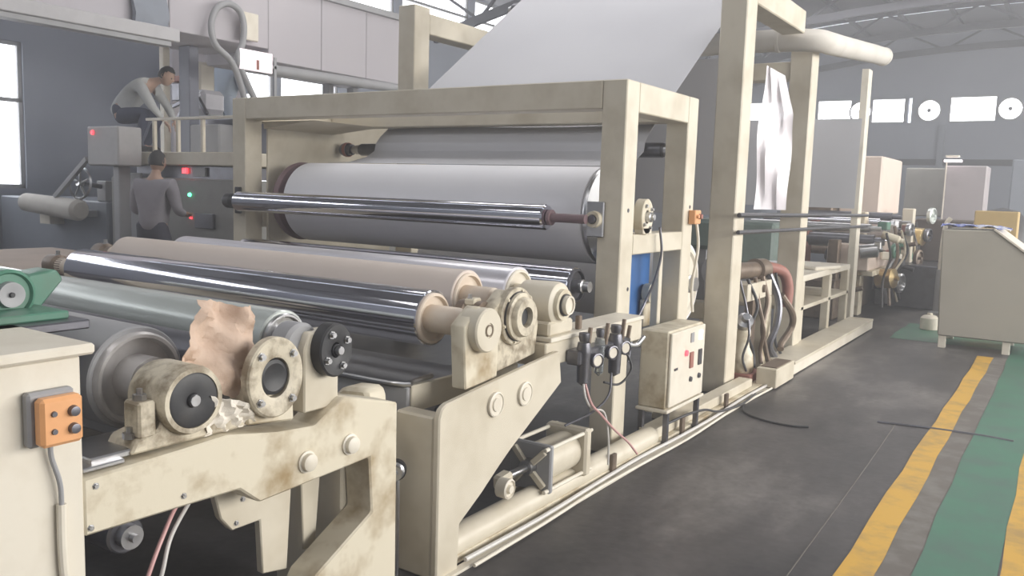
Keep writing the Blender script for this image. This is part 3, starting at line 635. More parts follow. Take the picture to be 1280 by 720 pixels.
# things in the gantry right side
dg = tag(G().box(-2.36, -2.30, 4.5, 5.13, .62, 1.142, .02).make('blue_guard', blue), 'blue painted guard panel low inside the gantry opening', 'guard')
tag(G().tube([(-2.07, 4.72, 1.30), (-2.06, 4.74, 1.15), (-2.08, 4.72, 1.0), (-2.12, 4.68, .85), (-2.14, 4.58, .70), (-2.14, 4.52, .5)], .008).make('hanging_cable', dsteel), 'dark cable hanging from the paper roll bearing past the blue guard', 'cable')
tag(G().tube([(-2.09, 5.35, 1.34), (-2.07, 5.36, 1.15), (-2.09, 5.34, .9), (-2.08, 5.35, .72)], .010).make('hanging_cable', cream_lt), 'pale conduit running down the far gantry post below the orange box', 'cable')
ob = thing('switch_box', 'small orange switch box on the far right post of the gantry', 'switch box', (-2.06, 5.28, 1.32))
G().box(-2.098, -2.05, 5.23, 5.33, 1.31, 1.40, .005).make('back_box', orange, ob)
G().lathe((-2.05, 5.30, 1.36), (1, 0, 0), [(0, 0), (0, .018), (.02, .016), (.02, 0)], 14).make('knob', rust, ob)
G().lathe((-2.05, 5.26, 1.36), (1, 0, 0), [(0, 0), (0, .014), (.015, .012), (.015, 0)], 14).make('button', orange, ob)
gv = thing('gear_reducer', 'small cream gearbox low behind the blue guard cable in the gantry', 'gearbox', (-2.26, 4.9, .6))
G().lathe((-2.28, 5.02, .86), (1, 0, 0), [(0, 0), (0, .06), (.05, .065), (.06, .03), (.08, .03), (.08, 0)], 20).make('gear_case', cream_st, gv)
G().box(-2.29, -2.26, 4.96, 5.08, .64, .82, .006).make('bracket', cream_st, gv)

# control box on a stand
cbx = thing('control_box', 'cream control cabinet with red lamp and switches, standing beside the gantry post', 'control box', (-1.98, 4.85, 0))
G().box(-2.09, -1.912, 4.57, 5.12, .235, .70, .008).make('cabinet_body', cream_st, cbx)
dr = G().box(-1.911, -1.893, 4.58, 5.11, .245, .69, .005).make('door', cream_lt, cbx)
G().lathe((-1.893, 4.80, .545), (1, 0, 0), [(0, 0), (0, .02), (.012, .018), (.014, 0)], 16).make('indicator_lamp', redlamp, cbx)
for y in (4.89, 5.03):
    G().box(-1.893, -1.884, y - .026, y + .026, .44, .54, .003).make('switch', rust if y < 5 else dsteel, cbx)
    G().box(-1.893, -1.887, y - .024, y + .024, .60, .66, .002).make('meter', whitelamp if y > 5 else greyp, cbx)
    G().lathe((-1.893, y, .37), (1, 0, 0), [(0, 0), (0, .018), (.012, .015), (.012, 0)], 14).make('knob', dsteel, cbx)
G().box(-1.893, -1.889, 4.63, 4.68, .46, .475, .001).make('door_latch', dsteel, cbx)
G().box(-2.095, -1.89, 4.55, 5.14, .215, .234, .004).make('stand_shelf', cream_lt, cbx)
for x in (-2.075, -1.915):
    for y in (4.60, 5.08): G().box(x - .015, x + .015, y - .015, y + .015, .0, .214, .002).make('leg', dsteel, cbx)

# ------------------------------------------------------------------ E: tall frame
tf = thing('tall_frame', 'tall cream steel frame of high posts behind the gantry, carrying the paper path', 'machine frame', (-3.8, 8, 0))
for x0, x1 in ((-2.30, -2.1), (-5.42, -5.22)):
    G().box(x0, x1, 6.14, 6.36, 0.0, 3.16, .008).make('post', cream, tf)
    G().box(x0, x1, 7.98, 8.20, 0.0, 2.88, .008).make('post', cream, tf)
    G().box(x0, x1, 6.362, 7.66, 2.92, 3.11, .008).make('side_beam', cream, tf)
    G().box(x0 + .1, x1 - .02, 10.5, 10.68, 0.0, 3.0, .006).make('post', cream_lt, tf)
G().box(-5.22, -2.30, 8.0, 8.18, 2.58, 2.74, .006).make('cross_beam', cream, tf)
for z in (1.245, 1.345):
    for x in (-2.2, -5.3): pass
G().box(-5.2, -2.3, 6.18, 6.32, .55, .68, .006).make('cross_beam', cream, tf)
for z, r_ in ((1.362, .018), (1.235, .016)):
    g = G().cyl((-2.055, 6.1, z), (-2.055, 10.7, z - .04), r_, seg=12)
    tag(g.make('guide_rail', dsteel), 'dark horizontal bar along the tall frame, ' + ('upper' if z > 1.3 else 'lower') + ' of the two', 'bar', 'dark bars along the tall frame')
# wrapped duct
du = thing('wrapped_duct', 'fat pale wrapped duct bending over the top of the tall frame', 'duct', (-2.2, 9, 2.7))
G().tube([(-3.6, 7.78, 2.88), (-3.0, 7.78, 2.90), (-2.55, 7.78, 2.90), (-2.20, 7.79, 2.89), (-2.03, 7.86, 2.885), (-1.985, 8.05, 2.89), (-1.98, 8.5, 2.93), (-1.98, 9.4, 3.02), (-1.98, 10.0, 3.08), (-1.98, 10.45, 3.12)], .098, 20, 6).make('duct_cloth', ductm, du)
for p, q in (((-2.75, 7.78, 2.90), (-2.70, 7.78, 2.90)), ((-1.98, 10.40, 3.115), (-1.98, 10.47, 3.122)), ((-2.38, 7.785, 2.895), (-2.34, 7.785, 2.895))):
    G().cyl(p, q, .104, seg=20).make('duct_band', ductm, du)
tr_ = roller('guide_roller', 'dark roller high up under the wide slanting paper sheet', 'roller', -4.9, -2.36, 7.3, 3.30, .06, dsteel, dsteel, .03, .06, seg=24)
roller('guide_roller', 'slim dark roller at the top left of the tall frame beside its beam end', 'roller', -5.2, -4.9, 7.6, 3.12, .10, greyp, greyp, .04, .05, seg=24)
# hanging paper sheets
def vsheet(x0, x1, y, z0, z1, wv=.03):
    return G().grid(lambda u, v: Vector((x0 + (x1 - x0) * u, y + wv * math.sin(u * 5 + v * 2) + .01 * math.sin(u * 17), z0 + (z1 - z0) * v)), 20, 10, .002)
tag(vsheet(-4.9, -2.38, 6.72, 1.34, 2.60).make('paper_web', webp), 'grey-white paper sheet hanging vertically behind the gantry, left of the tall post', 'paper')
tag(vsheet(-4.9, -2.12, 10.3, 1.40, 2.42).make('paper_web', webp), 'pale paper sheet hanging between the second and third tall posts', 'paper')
def plas(u, v):
    zz = 1.40 + 1.13 * v; wd = .19 * (1 - .62 * max(0, (v - .72) / .28))
    return Vector((-2.16 + .07 * max(0, (v - .6)) + wd * u, 6.75 + .25 * u + .03 * math.sin(v * 9 + u * 4) + .015 * math.sin(u * 15), zz - .05 * u * v))
tag(G().grid(plas, 10, 24, .0015).make('plastic_sheet', plastic), 'translucent white plastic film hanging right of the tall post', 'plastic sheet')

# guts behind tall post
wr = roller('paper_roll', 'white roll end low between the gantry and the tall post', 'paper roll', -4.6, -2.33, 5.78, .86, .30, paper, cream_lt, .05, .1, seg=48)
G().box(-2.6, -2.24, 5.5, 6.05, .40, .50, .01).make('cradle', cream, wr)
rg = thing('drive_shaft', 'thick oily brown shaft with a bent elbow between the tall posts', 'shaft', (-2.3, 6.9, .6))
G().lathe((-2.3, 6.42, .90), (.06, 1, -.03), [(0, 0), (0, .10), (.05, .11), (.12, .11), (.13, .085), (.30, .085), (.30, .07), (.75, .07), (.76, .095), (.95, .095), (.95, 0)], 24).make('shaft_body', grime, rg)
G().lathe((-2.3, 6.38, .91), (.06, 1, -.03), [(0, 0), (0, .13), (.05, .13), (.05, 0)], 28).make('coupling', steel, rg)
G().tube([(-2.24, 7.45, .89), (-2.14, 7.62, .84), (-2.10, 7.68, .70), (-2.10, 7.66, .52)], .05, 14).make('elbow', rust, rg)
bk = thing('bracket_frame', 'cream angled bracket under the oily brown shaft', 'bracket', (-2.2, 7.0, .1))
G().box(-2.22, -2.12, 6.62, 7.32, .66, .80, .006).make('bracket_head', cream, bk)
G().box(-2.2, -2.12, 7.10, 7.30, .03, .66, .006).make('bracket_leg', cream_st, bk)
G().box(-2.4, -2.3, 6.5, 6.62, .03, .8, .006).make('bracket_leg', cream, bk)
G().lathe((-2.12, 7.02, .74), (1, 0, 0), [(0, 0), (0, .035), (.02, .03), (.02, 0)], 14).make('pivot_bolt', grime, bk)
G().box(-2.21, -2.14, 6.84, 6.93, .03, .66, .004).make('bracket_leg', grime, bk)
pm = thing('pump', 'small greasy pump with a cream body at the foot of the tall frame', 'pump', (-2.2, 6.7, .04))
G().lathe((-2.14, 6.62, .10), (0, 0, 1), [(0, 0), (0, .09), (.02, .10), (.14, .09), (.2, .06), (.26, .05), (.3, .065), (.34, .06), (.36, 0)], 24).make('pump_body', cream_st, pm)
G().lathe((-2.12, 6.58, .50), (.2, -.4, .3), [(-.1, 0), (-.1, .04), (0, .065), (.05, .065), (.06, .03), (.12, .03), (.12, 0)], 20).make('pump_head', steel, pm)
G().box(-2.26, -2.02, 6.50, 6.80, .036, .10, .006).make('foot', rust, pm)
for k in range(6):
    y = 6.50 + .19 * k
    pts = [(-2.15, y, .84), (-2.10 + .03 * math.sin(k * 2), y + .05, .62), (-2.08 + .03 * math.cos(k * 3), y - .04 * (k % 2), .42), (-2.09, y + .08 * math.sin(k), .24), (-2.07, y + .05, .12)]
    tag(G().tube(pts, (.010, .014, .018, .022, .03, .012)[k], 8).make('oily_hose', (dsteel, black, grime, grime, dsteel, black)[k]),
        ('thin dark hose nearest the tall post', 'black hose second from the tall post', 'brown hose above the greasy pump', 'greasy brown hose beside the cream bracket leg', 'thickest dark hose bundle before the second tall post', 'thin black hose touching the second tall post')[k] + ', hanging under the brown shaft', 'hose', 'hoses under the shaft')
tag(G().tube([(-2.06, 7.35, .66), (-2.0, 7.5, .50), (-2.02, 7.6, .36), (-2.06, 7.45, .22), (-2.05, 7.4, .18)], .03, 10).make('oily_hose', grime), 'kinked fat brown hose dropping into the floor junction box', 'hose')
jb = thing('junction_box', 'open cream metal box on the floor at the foot of the second tall post', 'box', (-1.9, 6.75, 0))
G().box(-1.99, -1.83, 6.55, 7.05, 0.013, .165, .006).make('box_body', cream, jb)
G().box(-1.975, -1.845, 6.60, 7.0, .166, .172, .002).make('box_opening', grime, jb)
pf = thing('step_plate', 'low cream step plate on the floor along the tall frame', 'step', (-1.97, 9, 0))
G().box(-2.13, -1.86, 7.2, 10.5, .10, .125, .004).make('tread', cream, pf)
G().box(-1.90, -1.865, 7.15, 10.5, .013, .10, .004).make('side_rail', cream_lt, pf)
G().box(-2.12, -2.09, 7.25, 10.45, .013, .10, .004).make('side_rail', cream, pf)
# table between post two and three
tbl = thing('work_bench', 'cream steel bench with a lower shelf between the second and third tall posts', 'bench', (-2.6, 9.3, 0))
G().box(-3.6, -2.12, 8.22, 10.3, .70, .76, .006).make('bench_top', cream_lt, tbl)
G().box(-3.6, -2.12, 8.22, 10.3, .42, .46, .006).make('lower_shelf', cream, tbl)
for x in (-3.55, -2.2):
    for y in (8.26, 9.35, 10.2): G().box(x, x + .08, y, y + .09, 0, .70, .005).make('leg', cream, tbl)
G().box(-3.6, -2.13, 9.3, 10.3, .80, 1.1, .01).make('back_box', bluegrey, tbl) if False else None
pk = thing('parcel', 'white paper packet lying on the bench by the tall frame', 'packet', (-2.4, 8.9, .76))
G().obox((-2.45, 8.75, .80), (.30, .42, .08), (0, 0, .5), .01).make('packet_body', paper, pk)
tag(G().obox((-2.25, 9.3, .785), (.28, .5, .04), (0, .08, -.3), .015).make('folded_cloth', cream_lt), 'folded white cloth on the bench right of the packet', 'cloth')
mg = thing('green_machine', 'dark green machine body behind the bars between the tall posts', 'machine', (-3, 9.4, .76))
G().box(-3.4, -2.7, 9.2, 10.1, .762, 1.22, .03).make('machine_body', dullgreen, mg)
G().lathe((-2.7, 9.6, 1.02), (1, 0, 0), [(0, 0), (0, .14), (.03, .15), (.05, .1), (.06, 0)], 22).make('cover', greyp, mg)
mg = thing('green_machine', 'green gearbox with a white fitting behind the first tall post', 'machine', (-2.8, 7, .9))
G().box(-2.9, -2.5, 6.8, 7.3, 1.05, 1.30, .03).make('gear_case', dullgreen, mg)
G().lathe((-2.5, 7.1, 1.18), (1, 0, 0), [(0, 0), (0, .1), (.03, .11), (.05, .05), (.06, 0)], 20).make('cover', cream_lt, mg)
G().box(-2.8, -2.6, 6.95, 7.15, .6, 1.05, .01).make('pedestal', greyp, mg)

# ------------------------------------------------------------------ console on the right
co = thing('control_console', 'large cream sloping top control console on legs by the green floor', 'console', (-.6, 9.9, 0))
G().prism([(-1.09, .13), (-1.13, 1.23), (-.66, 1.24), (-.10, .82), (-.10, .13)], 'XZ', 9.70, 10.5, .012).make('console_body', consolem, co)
G().prism([(-.67, 1.245), (-.655, 1.26), (-.09, .835), (-.10, .822)], 'XZ', 9.68, 10.52, .003).make('slope_panel', cream_lt, co)
for x in (-1.08, -.5, -.16):
    for y in (9.72, 10.42): G().box(x, x + .07, y, y + .06, 0, .13, .004).make('leg', cream_lt, co)
def film(u, v):
    return Vector((-1.15 + .62 * u, 9.72 + .5 * v, 1.255 + .03 * abs(math.sin(u * 11 + v * 5)) - (.09 * max(0, u - .75) * 4 * .25)))
tag(G().grid(film, 16, 10, .002).make('plastic_bag', mat('blue_plastic_bag', (.10, .16, .65), .25, dirt=.9, dirt_col=(.85, .87, .95), scale=9, lo=.48, hi=.55)), 'crumpled blue and clear plastic bag on top of the console', 'plastic bag')
bx2 = thing('carton', 'small yellow-brown carton behind the console', 'carton', (-.9, 11.5, 1))
G().box(-1.0, -.55, 11.4, 11.7, 0, 1.42, .01).make('carton_body', mat('yellow_brown_card', (.5, .36, .16), .7, dirt=.3), bx2)
# dark draped shape at the right edge
ds = thing('dark_cover', 'dark draped shape cut by the right picture edge above the console', 'cover', (-.6, 12.5, 0))
G().lathe((-.78, 12.5, 0), (0, 0, 1), [(0, 0), (0, .42), (1.0, .40), (1.25, .32), (1.42, .18), (1.46, 0)], 20).make('cover_cloth', black, ds)

# ------------------------------------------------------------------ far folding unit (background right)
fu = thing('folding_unit', 'distant folding unit with pinkish cream cabinet and many rollers', 'machine', (-2.6, 13, 0))
G().box(-2.9, -2.35, 13.0, 14.6, 1.3, 2.13, .02).make('tall_cabinet', pinkcream, fu)
G().box(-3.3, -2.92, 12.7, 13.6, 1.2, 2.0, .02).make('side_cabinet', grime, fu)
G().box(-2.85, -2.05, 11.3, 14.6, .55, .62, .01).make('side_beam', cream_st, fu)
G().box(-2.4, -2.25, 11.6, 11.8, 0, 1.35, .01).make('post', cream_st, fu)
G().box(-2.1, -1.95, 13.4, 13.6, 0, 1.4, .01).make('post', cream, fu)
G().box(-3.0, -2.9, 11.4, 11.6, 0, 1.2, .01).make('post', rust, fu)
G().box(-2.55, -2.42, 11.0, 11.15, 0, 1.0, .01).make('post', grime, fu)
G().box(-2.3, -1.5, 12.9, 14.6, .02, .62, .01).make('lower_body', dsteel, fu)
G().box(-2.0, -1.2, 14.0, 14.6, .62, 1.25, .02).make('lower_body', mat('dark_brown_grease', (.09, .07, .06), .6, dirt=.5, scale=5), fu)
G().box(-2.6, -2.1, 11.2, 12.6, .62, .95, .01).make('gear_case', pinkcream, fu)
for i in range(11):
    y = 11.2 + .28 * i; z = (1.15, .98, 1.22, .82, 1.1, 1.28, .92, 1.05, 1.2, .9, 1.12)[i]; r_ = (.06, .09, .05, .07, .1, .06, .08, .05, .09, .07, .06)[i]
    G().lathe((-3.6, y, z), (1, 0, 0), [(0, 0), (0, r_), (1.5, r_), (1.5, r_ * .5), (1.62, r_ * .5), (1.62, 0)], 16).make('roller_shell', (steel, dsteel, chrome, grime)[i % 4], fu)
for i, (x, y, z, r_) in enumerate(((-1.95, 12.0, .85, .10), (-1.9, 12.7, 1.12, .09), (-1.85, 13.3, .70, .12), (-1.8, 13.9, 1.30, .12), (-1.8, 13.7, 1.02, .10), (-1.9, 12.2, .42, .13))):
    G().lathe((x, y, z), (1, -.3, 0), [(0, 0), (0, r_), (.05, r_), (.06, r_ * .8), (.03, r_ * .7), (.03, r_ * .2), (.08, r_ * .15), (.08, 0)], 22).make('pulley', (green, steel, grime, greenroll, dsteel, steel)[i], fu)
for i in range(9):
    y = 11.4 + .3 * i; x = -1.95 + .05 * math.sin(i * 2.3)
    G().tube([(x, y, 1.1 + .1 * math.sin(i)), (x + .05, y + .1, .8), (x - .03, y + .2 * math.cos(i), .5), (x, y + .1, .15)], .015 + .006 * (i % 3), 7).make('hose', (black, grime, steel, cream_st)[i % 4], fu)
for i in range(12):
    y = 11.2 + .27 * i
    G().obox((-2.0 + .08 * math.sin(i * 3.1), y, .95 + .25 * math.sin(i * 1.9)), (.08, .1 + .05 * (i % 2), .1), (0, 0, i), .01).make('valve_block', (steel, green, cream_lt, rust)[i % 4], fu)
for i in range(26):
    y = 11.0 + .16 * i; x = -2.35 + .35 * math.sin(i * 2.7)
    G().lathe((x, y, .35 + .8 * ((i * 7) % 11) / 11), (1, .3 * math.sin(i), .3 * math.cos(i)), [(0, 0), (0, .05 + .04 * (i % 3)), (.1 + .1 * (i % 2), .05 + .04 * (i % 3)), (.12 + .1 * (i % 2), .03), (.26, .03), (.26, 0)], 12).make('fitting', (grime, steel, dsteel, cream_st, black, brass)[i % 6], fu)
G().box(-3.0, -2.4, 10.9, 14.8, .0, .5, .02).make('lower_body', grime, fu)
# second unit further away
fc = thing('machine_cabinet', 'long pale grey machine cabinet in the far background right of the pinkish cabinet', 'cabinet', (-1.7, 17, 0))
G().box(-2.6, -1.55, 16.6, 18, 1.25, 2.10, .02).make('cabinet_body', mat('pale_olive_paint', (.38, .37, .34), .6, dirt=.3), fc)
G().box(-1.9, -1.27, 15.9, 16.55, 1.1, 2.12, .02).make('cabinet_body', mat('pale_mauve_paint', (.36, .33, .34), .6, dirt=.3), fc)
G().box(-2.6, -1.3, 16.0, 18, 0, 1.08, .02).make('base', grime, fc)
G().box(-2.2, -1.0, 14.9, 15.6, 0, 1.15, .03).make('base', grime, fc)
lp = thing('machine_light', 'thin bright pole with a white lamp head above the far grey cabinet', 'lamp', (-1.85, 15.8, 0))
G().box(-1.875, -1.855, 15.78, 15.8, 0, 2.18, .002).make('pole', cream_lt, lp)
G().box(-1.90, -1.64, 15.7, 15.85, 2.17, 2.21, .004).make('lamp_head', whitelamp, lp)
G().box(-1.88, -1.68, 15.7, 15.85, 2.25, 2.28, .004).make('lamp_head', cream_lt, lp)
pp = thing('standpipe', 'pale upright pipe left of the console in the background', 'pipe', (-1.6, 12, 0))
G().tube([(-1.45, 12.6, .6), (-1.45, 12.6, .9), (-1.43, 12.6, 1.2), (-1.38, 12.6, 1.3)], .03, 10).make('pipe', cream_lt, pp)
G().lathe((-1.45, 12.6, 0), (0, 0, 1), [(0, 0), (0, .1), (.03, .1), (.05, .05), (.6, .045), (.62, 0)], 16).make('pipe_base', greyp, pp)
bt = thing('white_bottle', 'small white plastic can on the floor left of the console', 'can', (-1.35, 11, 0))
G().lathe((-1.33, 11.0, 0), (0, 0, 1), [(0, 0), (0, .09), (.01, .1), (.14, .1), (.17, .07), (.18, .03), (.2, .03), (.2, 0)], 18).make('can_body', cream_lt, bt)
# far clutter
for i, (x0, x1, y0, z, mm, lb, nm) in enumerate((
        (-1.2, .3, 20, 1.0, grime, 'brownish low machine far behind the console', 'low_machine'),
        (-3.9, -3.2, 15.5, 1.7, bluegrey, 'blue-grey cabinet behind the hanging sheets', 'machine_cabinet'),
        (-7.2, -5.6, 18, 1.9, bluegrey, 'dark blue-grey cabinet far behind the tall frame', 'machine_cabinet'),
        (-1.4, .6, 24, 2.6, bluegrey, 'dark blue cabinet block at the far end of the hall', 'machine_cabinet'))):
    t = thing(nm, lb, 'machine', ((x0 + x1) / 2, y0, 0))
    G().box(x0, x1, y0, y0 + 1.2, .1, z, .03).make('cabinet_body', mm, t)
    G().box(x0 + .05, x1 - .05, y0 + .05, y0 + 1.1, 0, .1, 0).make('plinth', dsteel, t)
    G().box(x0 + (x1 - x0) * .48, x0 + (x1 - x0) * .5, y0 - .02, y0, .2, z - .1, .002).make('door_seam', dsteel, t)

# ------------------------------------------------------------------ rear left machine with platform and railing
rm = thing('press_machine', 'grey-olive machine body with platform across the hall behind the workers', 'machine', (-8.6, 7, 0))
G().box(-9.98, -7.55, 6.02, 9.3, 0, 1.50, .02).make('machine_body', mat('olive_grey_paint', (.25, .245, .23), .5, dirt=.4), rm)
G().box(-9.55, -7.65, 6.10, 9.2, 1.505, 1.64, 0).make('dark_recess', dsteel, rm)
G().box(-10.1, -7.5, 6.0, 7.2, 1.65, 1.80, .01).make('platform', cream, rm)
G().box(-10.95, -7.5, 7.2, 9.4, 1.65, 1.80, .01).make('platform', cream, rm)
G().box(-9.6, -9.3, 5.985, 6.018, .6, 1.55, .01).make('cover_plate', greyp, rm)
G().lathe((-8.4, 6.018, 1.32), (0, -1, 0), [(0, 0), (0, .022), (.02, .018), (.02, 0)], 12).make('green_indicator', greenlamp, rm)
G().lathe((-8.38, 6.018, 1.06), (0, -1, 0), [(0, 0), (0, .015), (.02, .012), (.02, 0)], 12).make('red_indicator', redlamp, rm)
G().box(-8.62, -8.54, 6.07, 6.098, 1.56, 1.62, .003).make('red_indicator', redlamp, rm)
G().box(-8.28, -7.95, 5.98, 6.018, .95, 1.12, .006).make('control_plate', dsteel, rm)
G().box(-8.42, -8.20, 6.07, 6.098, 1.53, 1.63, .004).make('display', greyp, rm)
rl = thing('guard_rail', 'low cream railing on the edge of the rear machine platform', 'railing', (-8.4, 6.05, 1.8))
G().box(-9.25, -7.5, 6.03, 6.07, 2.165, 2.195, .004).make('top_rail', cream_lt, rl)
for x in (-9.1, -8.65, -8.2, -7.6): G().box(x - .02, x + .02, 6.03, 6.07, 1.80, 2.163, .003).make('post', cream, rl)
tp = thing('electrical_box', 'cream electrical box with a glowing red lamp left of the railing', 'control box', (-9.5, 5.7, 0))
G().box(-9.75, -9.12, 5.6, 5.9, 1.62, 2.07, .015).make('box_body', mat('dusty_grey_paint', (.36, .35, .35), .5, dirt=.3), tp)
G().lathe((-9.62, 5.6, 2.0), (0, -1, 0), [(0, 0), (0, .025), (.02, .02), (.02, 0)], 14).make('indicator_lamp', redlamp, tp)
G().box(-9.40, -9.28, 5.7, 5.85, 0, 1.62, .01).make('pedestal', greyp, tp)
# low part at the far left
lo = thing('infeed_table', 'dark blue-grey infeed table with a padded cylinder at the far left', 'table', (-11, 6, 0))
G().box(-12.9, -10.2, 6.1, 7.4, .1, 1.18, .02).make('table_body', bluegrey, lo)
G().box(-12.8, -10.3, 6.2, 7.3, 0, .1, 0).make('plinth', dsteel, lo)
G().lathe((-11.5, 5.75, 1.13), (1, .03, -.05), [(0, 0), (0, .08), (.03, .12), (1.2, .135), (1.25, .10), (1.25, 0)], 24).make('padded_cylinder', ductm, lo)
G().box(-11.45, -11.2, 5.90, 6.09, .85, 1.02, .002).make('paper_note', cream_lt, lo)
G().box(-11.3, -10.4, 5.85, 6.09, .98, 1.06, .002).make('bracket', greyp, lo)
hw = thing('handwheel', 'round grey spoked handwheel on the infeed table, left of the workers', 'handwheel', (-10.4, 5.9, 1.2))
G().lathe((-10.33, 5.83, 1.40), (.15, -1, .1), [(-.018, .19), (0, .172), (.018, .19), (0, .208)], 32, True).make('wheel_rim', steel, hw)
G().lathe((-10.33, 5.83, 1.40), (.15, -1, .1), [(-.03, 0), (-.03, .04), (.04, .035), (.04, 0)], 16).make('hub', steel, hw)
for k in range(5):
    a = k * 2 * PI / 5 + .3
    G().beam((-10.33, 5.83, 1.40), (-10.33 + .19 * math.cos(a), 5.83, 1.40 + .19 * math.sin(a)), .025, .02).make('spoke', steel, hw)
G().cyl((-10.33, 5.85, 1.40), (-10.33, 6.15, 1.36), .03).make('axle', dsteel, hw)
G().box(-10.43, -10.23, 6.1, 6.2, 1.18, 1.44, .01).make('bracket', greyp, hw)
tag(G().beam((-10.75, 5.74, 1.22), (-10.0, 5.74, 1.70), .05, .06).make('lever_bar', greyp), 'slanting grey lever bar in front of the handwheel', 'lever')
tb2 = thing('board_stack', 'low stack of brown board on the floor at the far left behind the rollers', 'board stack', (-8.2, 4.6, 0))
for k in range(7): G().obox((-8.0 + .01 * math.sin(k * 3), 4.05 + .01 * math.cos(k * 2), .06 + k * .1), (2.6, 1.7, .096), (0, 0, .004 * math.sin(k)), .006).make('board_bundle', card, tb2)
# hood, beam, ducts upper left
hd = thing('dryer_hood', 'huge pale grey-pink hood of sheet panels high on the left', 'hood', (-9.3, 7, 3))
yy = [3.0, 4.6, 6.2, 7.66, 8.6, 9.5, 10.45]
for a, b in zip(yy, yy[1:]):
    G().box(-10.3, -9.0 - random.uniform(0, .01), a + .004, b - .004, 3.22 if b < 7.8 else 3.07, 4.10, .008).make('hood_panel', pale_m, hd)
G().box(-9.02, -8.94, 7.9, 10.5, 4.03, 4.12, .005).make('top_rail', greyp, hd)
G().cyl((-8.95, 7.5, 2.95), (-8.95, 10.4, 3.0), .07, seg=16).make('lower_pipe', greyp, hd)
for y in (9.75, 10.3): G().box(-10.2, -10.05, y, y + .12, 0, 3.07, .01).make('support_post', greyp, hd)
ob2 = thing('overhead_beam', 'thick pale overhead beam ending above the crouching worker', 'beam', (-8.95, 5, 3))
G().box(-9.0, -8.8, 2.6, 6.2, 3.06, 3.21, .01).make('beam_body', mat('pale_lavender_paint', (.46, .45, .46), .5, dirt=.3), ob2)
G().box(-8.95, -8.82, 2.6, 6.1, 3.0, 3.058, .005).make('lower_flange', greyp, ob2)
G().box(-9.98, -9.76, 7.0, 7.15, 1.8, 3.218, .01).make('support_column', mat('mid_blue_grey_paint', (.20, .21, .26), .5, dirt=.3), ob2)
G().cyl((-8.92, 5.75, 2.55), (-8.92, 5.75, 3.0), .06, seg=14).make('hanging_pipe', cream_lt, ob2) if False else None
G().box(-10.26, -10.16, 6.9, 7.0, 1.0, 3.218, .01).make('pale_post', cream_lt, ob2)
cp = thing('hanging_cover', 'dark blue-grey draped cover on top of the overhead beam', 'cover', (-8.9, 6.0, 3.17))
G().grid(lambda u, v: Vector((-8.97 + .03 * math.sin(v * 9), 5.70 + .42 * u, 3.215 + .6 * v + .03 * math.sin(u * 9))), 8, 6, .06).make('cover_cloth', bluegrey, cp)
# pipe loop and machine head on the platform
ph = thing('pipe_loop', 'grey looped pipe rising over the white machine head on the platform', 'pipe', (-9.6, 7.6, 1.8))
G().tube([(-8.80, 7.30, 1.8), (-8.85, 7.12, 2.6), (-8.85, 6.95, 2.95), (-8.85, 6.72, 3.12), (-8.85, 6.66, 3.35), (-8.85, 6.75, 3.56), (-8.85, 6.92, 3.64), (-8.85, 7.08, 3.58), (-8.85, 7.14, 3.42), (-8.85, 7.12, 3.2), (-8.85, 7.05, 3.0), (-8.85, 7.2, 2.7), (-8.85, 7.5, 2.2), (-8.85, 7.6, 1.82)], .04, 12).make('pipe', greyp, ph)
G().box(-8.93, -8.88, 7.14, 7.40, 3.26, 3.60, .01).make('pale_panel', cream_lt, ph)
wh = thing('coating_machine', 'white machine with red trim on the rear platform beside the crouching worker', 'machine', (-9.7, 7.2, 1.8))
G().box(-10.520, -10.260, 7.5, 7.8, 2.60, 3.12, .05).make('upper_shell', cream_lt, wh)
G().box(-10.390, -10.040, 7.4, 7.8, 2.40, 2.72, .06).make('lower_shell', mat('pale_mauve_shell', (.55, .54, .58), .5, dirt=.3), wh)
G().box(-10.760, -10.530, 7.4, 7.6, 2.84, 2.92, .01).make('red_trim', rust, wh)
G().box(-10.720, -10.540, 7.4, 7.6, 2.58, 2.82, .01).make('dark_window', dsteel, wh)
for a, b in (((-10.14, 7.25, 2.60), (-10.37, 7.25, 2.30)), ((-9.94, 7.25, 2.60), (-9.74, 7.25, 2.36)), ((-10.47, 7.25, 2.48), (-10.17, 7.25, 2.56)), ((-10.18, 7.25, 2.62), (-9.90, 7.25, 2.62)), ((-10.16, 7.25, 2.76), (-9.98, 7.25, 2.76))):
    G().beam(a, b, .045, .045).make('dark_strut', dsteel, wh)
G().box(-10.15, -8.3, 7.3, 7.9, 1.802, 2.30, .01).make('machine_base', dsteel, wh)
G().box(-9.7, -9.1, 6.95, 7.25, 1.802, 2.2, .02).make('machine_base', greyp, wh)
G().box(-10.6, -10.1, 7.55, 7.8, 1.802, 2.65, .02).make('machine_base', greyp, wh)
sg = thing('window_glow_board', 'glowing pinkish white board standing in for a bright window beside the pipe loop, under the hood', 'board', (-8.85, 7.3, 1.8))  # self-glowing board added for a bright square read as a window
G().box(-8.84, -8.81, 7.05, 7.56, 2.88, 3.13, .004).make('board_face', mat('glowing_white_board', (.85, .78, .8), .6, dirt=.2, emit=((1, .86, .9), .8)), sg)
G().box(-8.86, -8.845, 7.62, 7.66, 1.8, 3.1, .002).make('board_post', greyp, sg)
G().box(-8.86, -8.845, 7.3, 7.66, 2.95, 2.99, .002).make('board_arm', greyp, sg)
G().box(-8.809, -8.80, 7.30, 7.34, 2.9, 3.02, .002).make('dark_mark', rust, sg)
pt = thing('partition_panel', 'pale partition panel against the left wall behind the machine with red trim', 'panel', (-12.1, 9, 0))
G().box(-12.15, -12.0, 8.3, 9.68, .02, 3.9, .01).make('panel_sheet', pale_m, pt)
G().box(-12.2, -11.95, 8.3, 9.7, 0, .02, 0).make('panel_foot', greyp, pt)

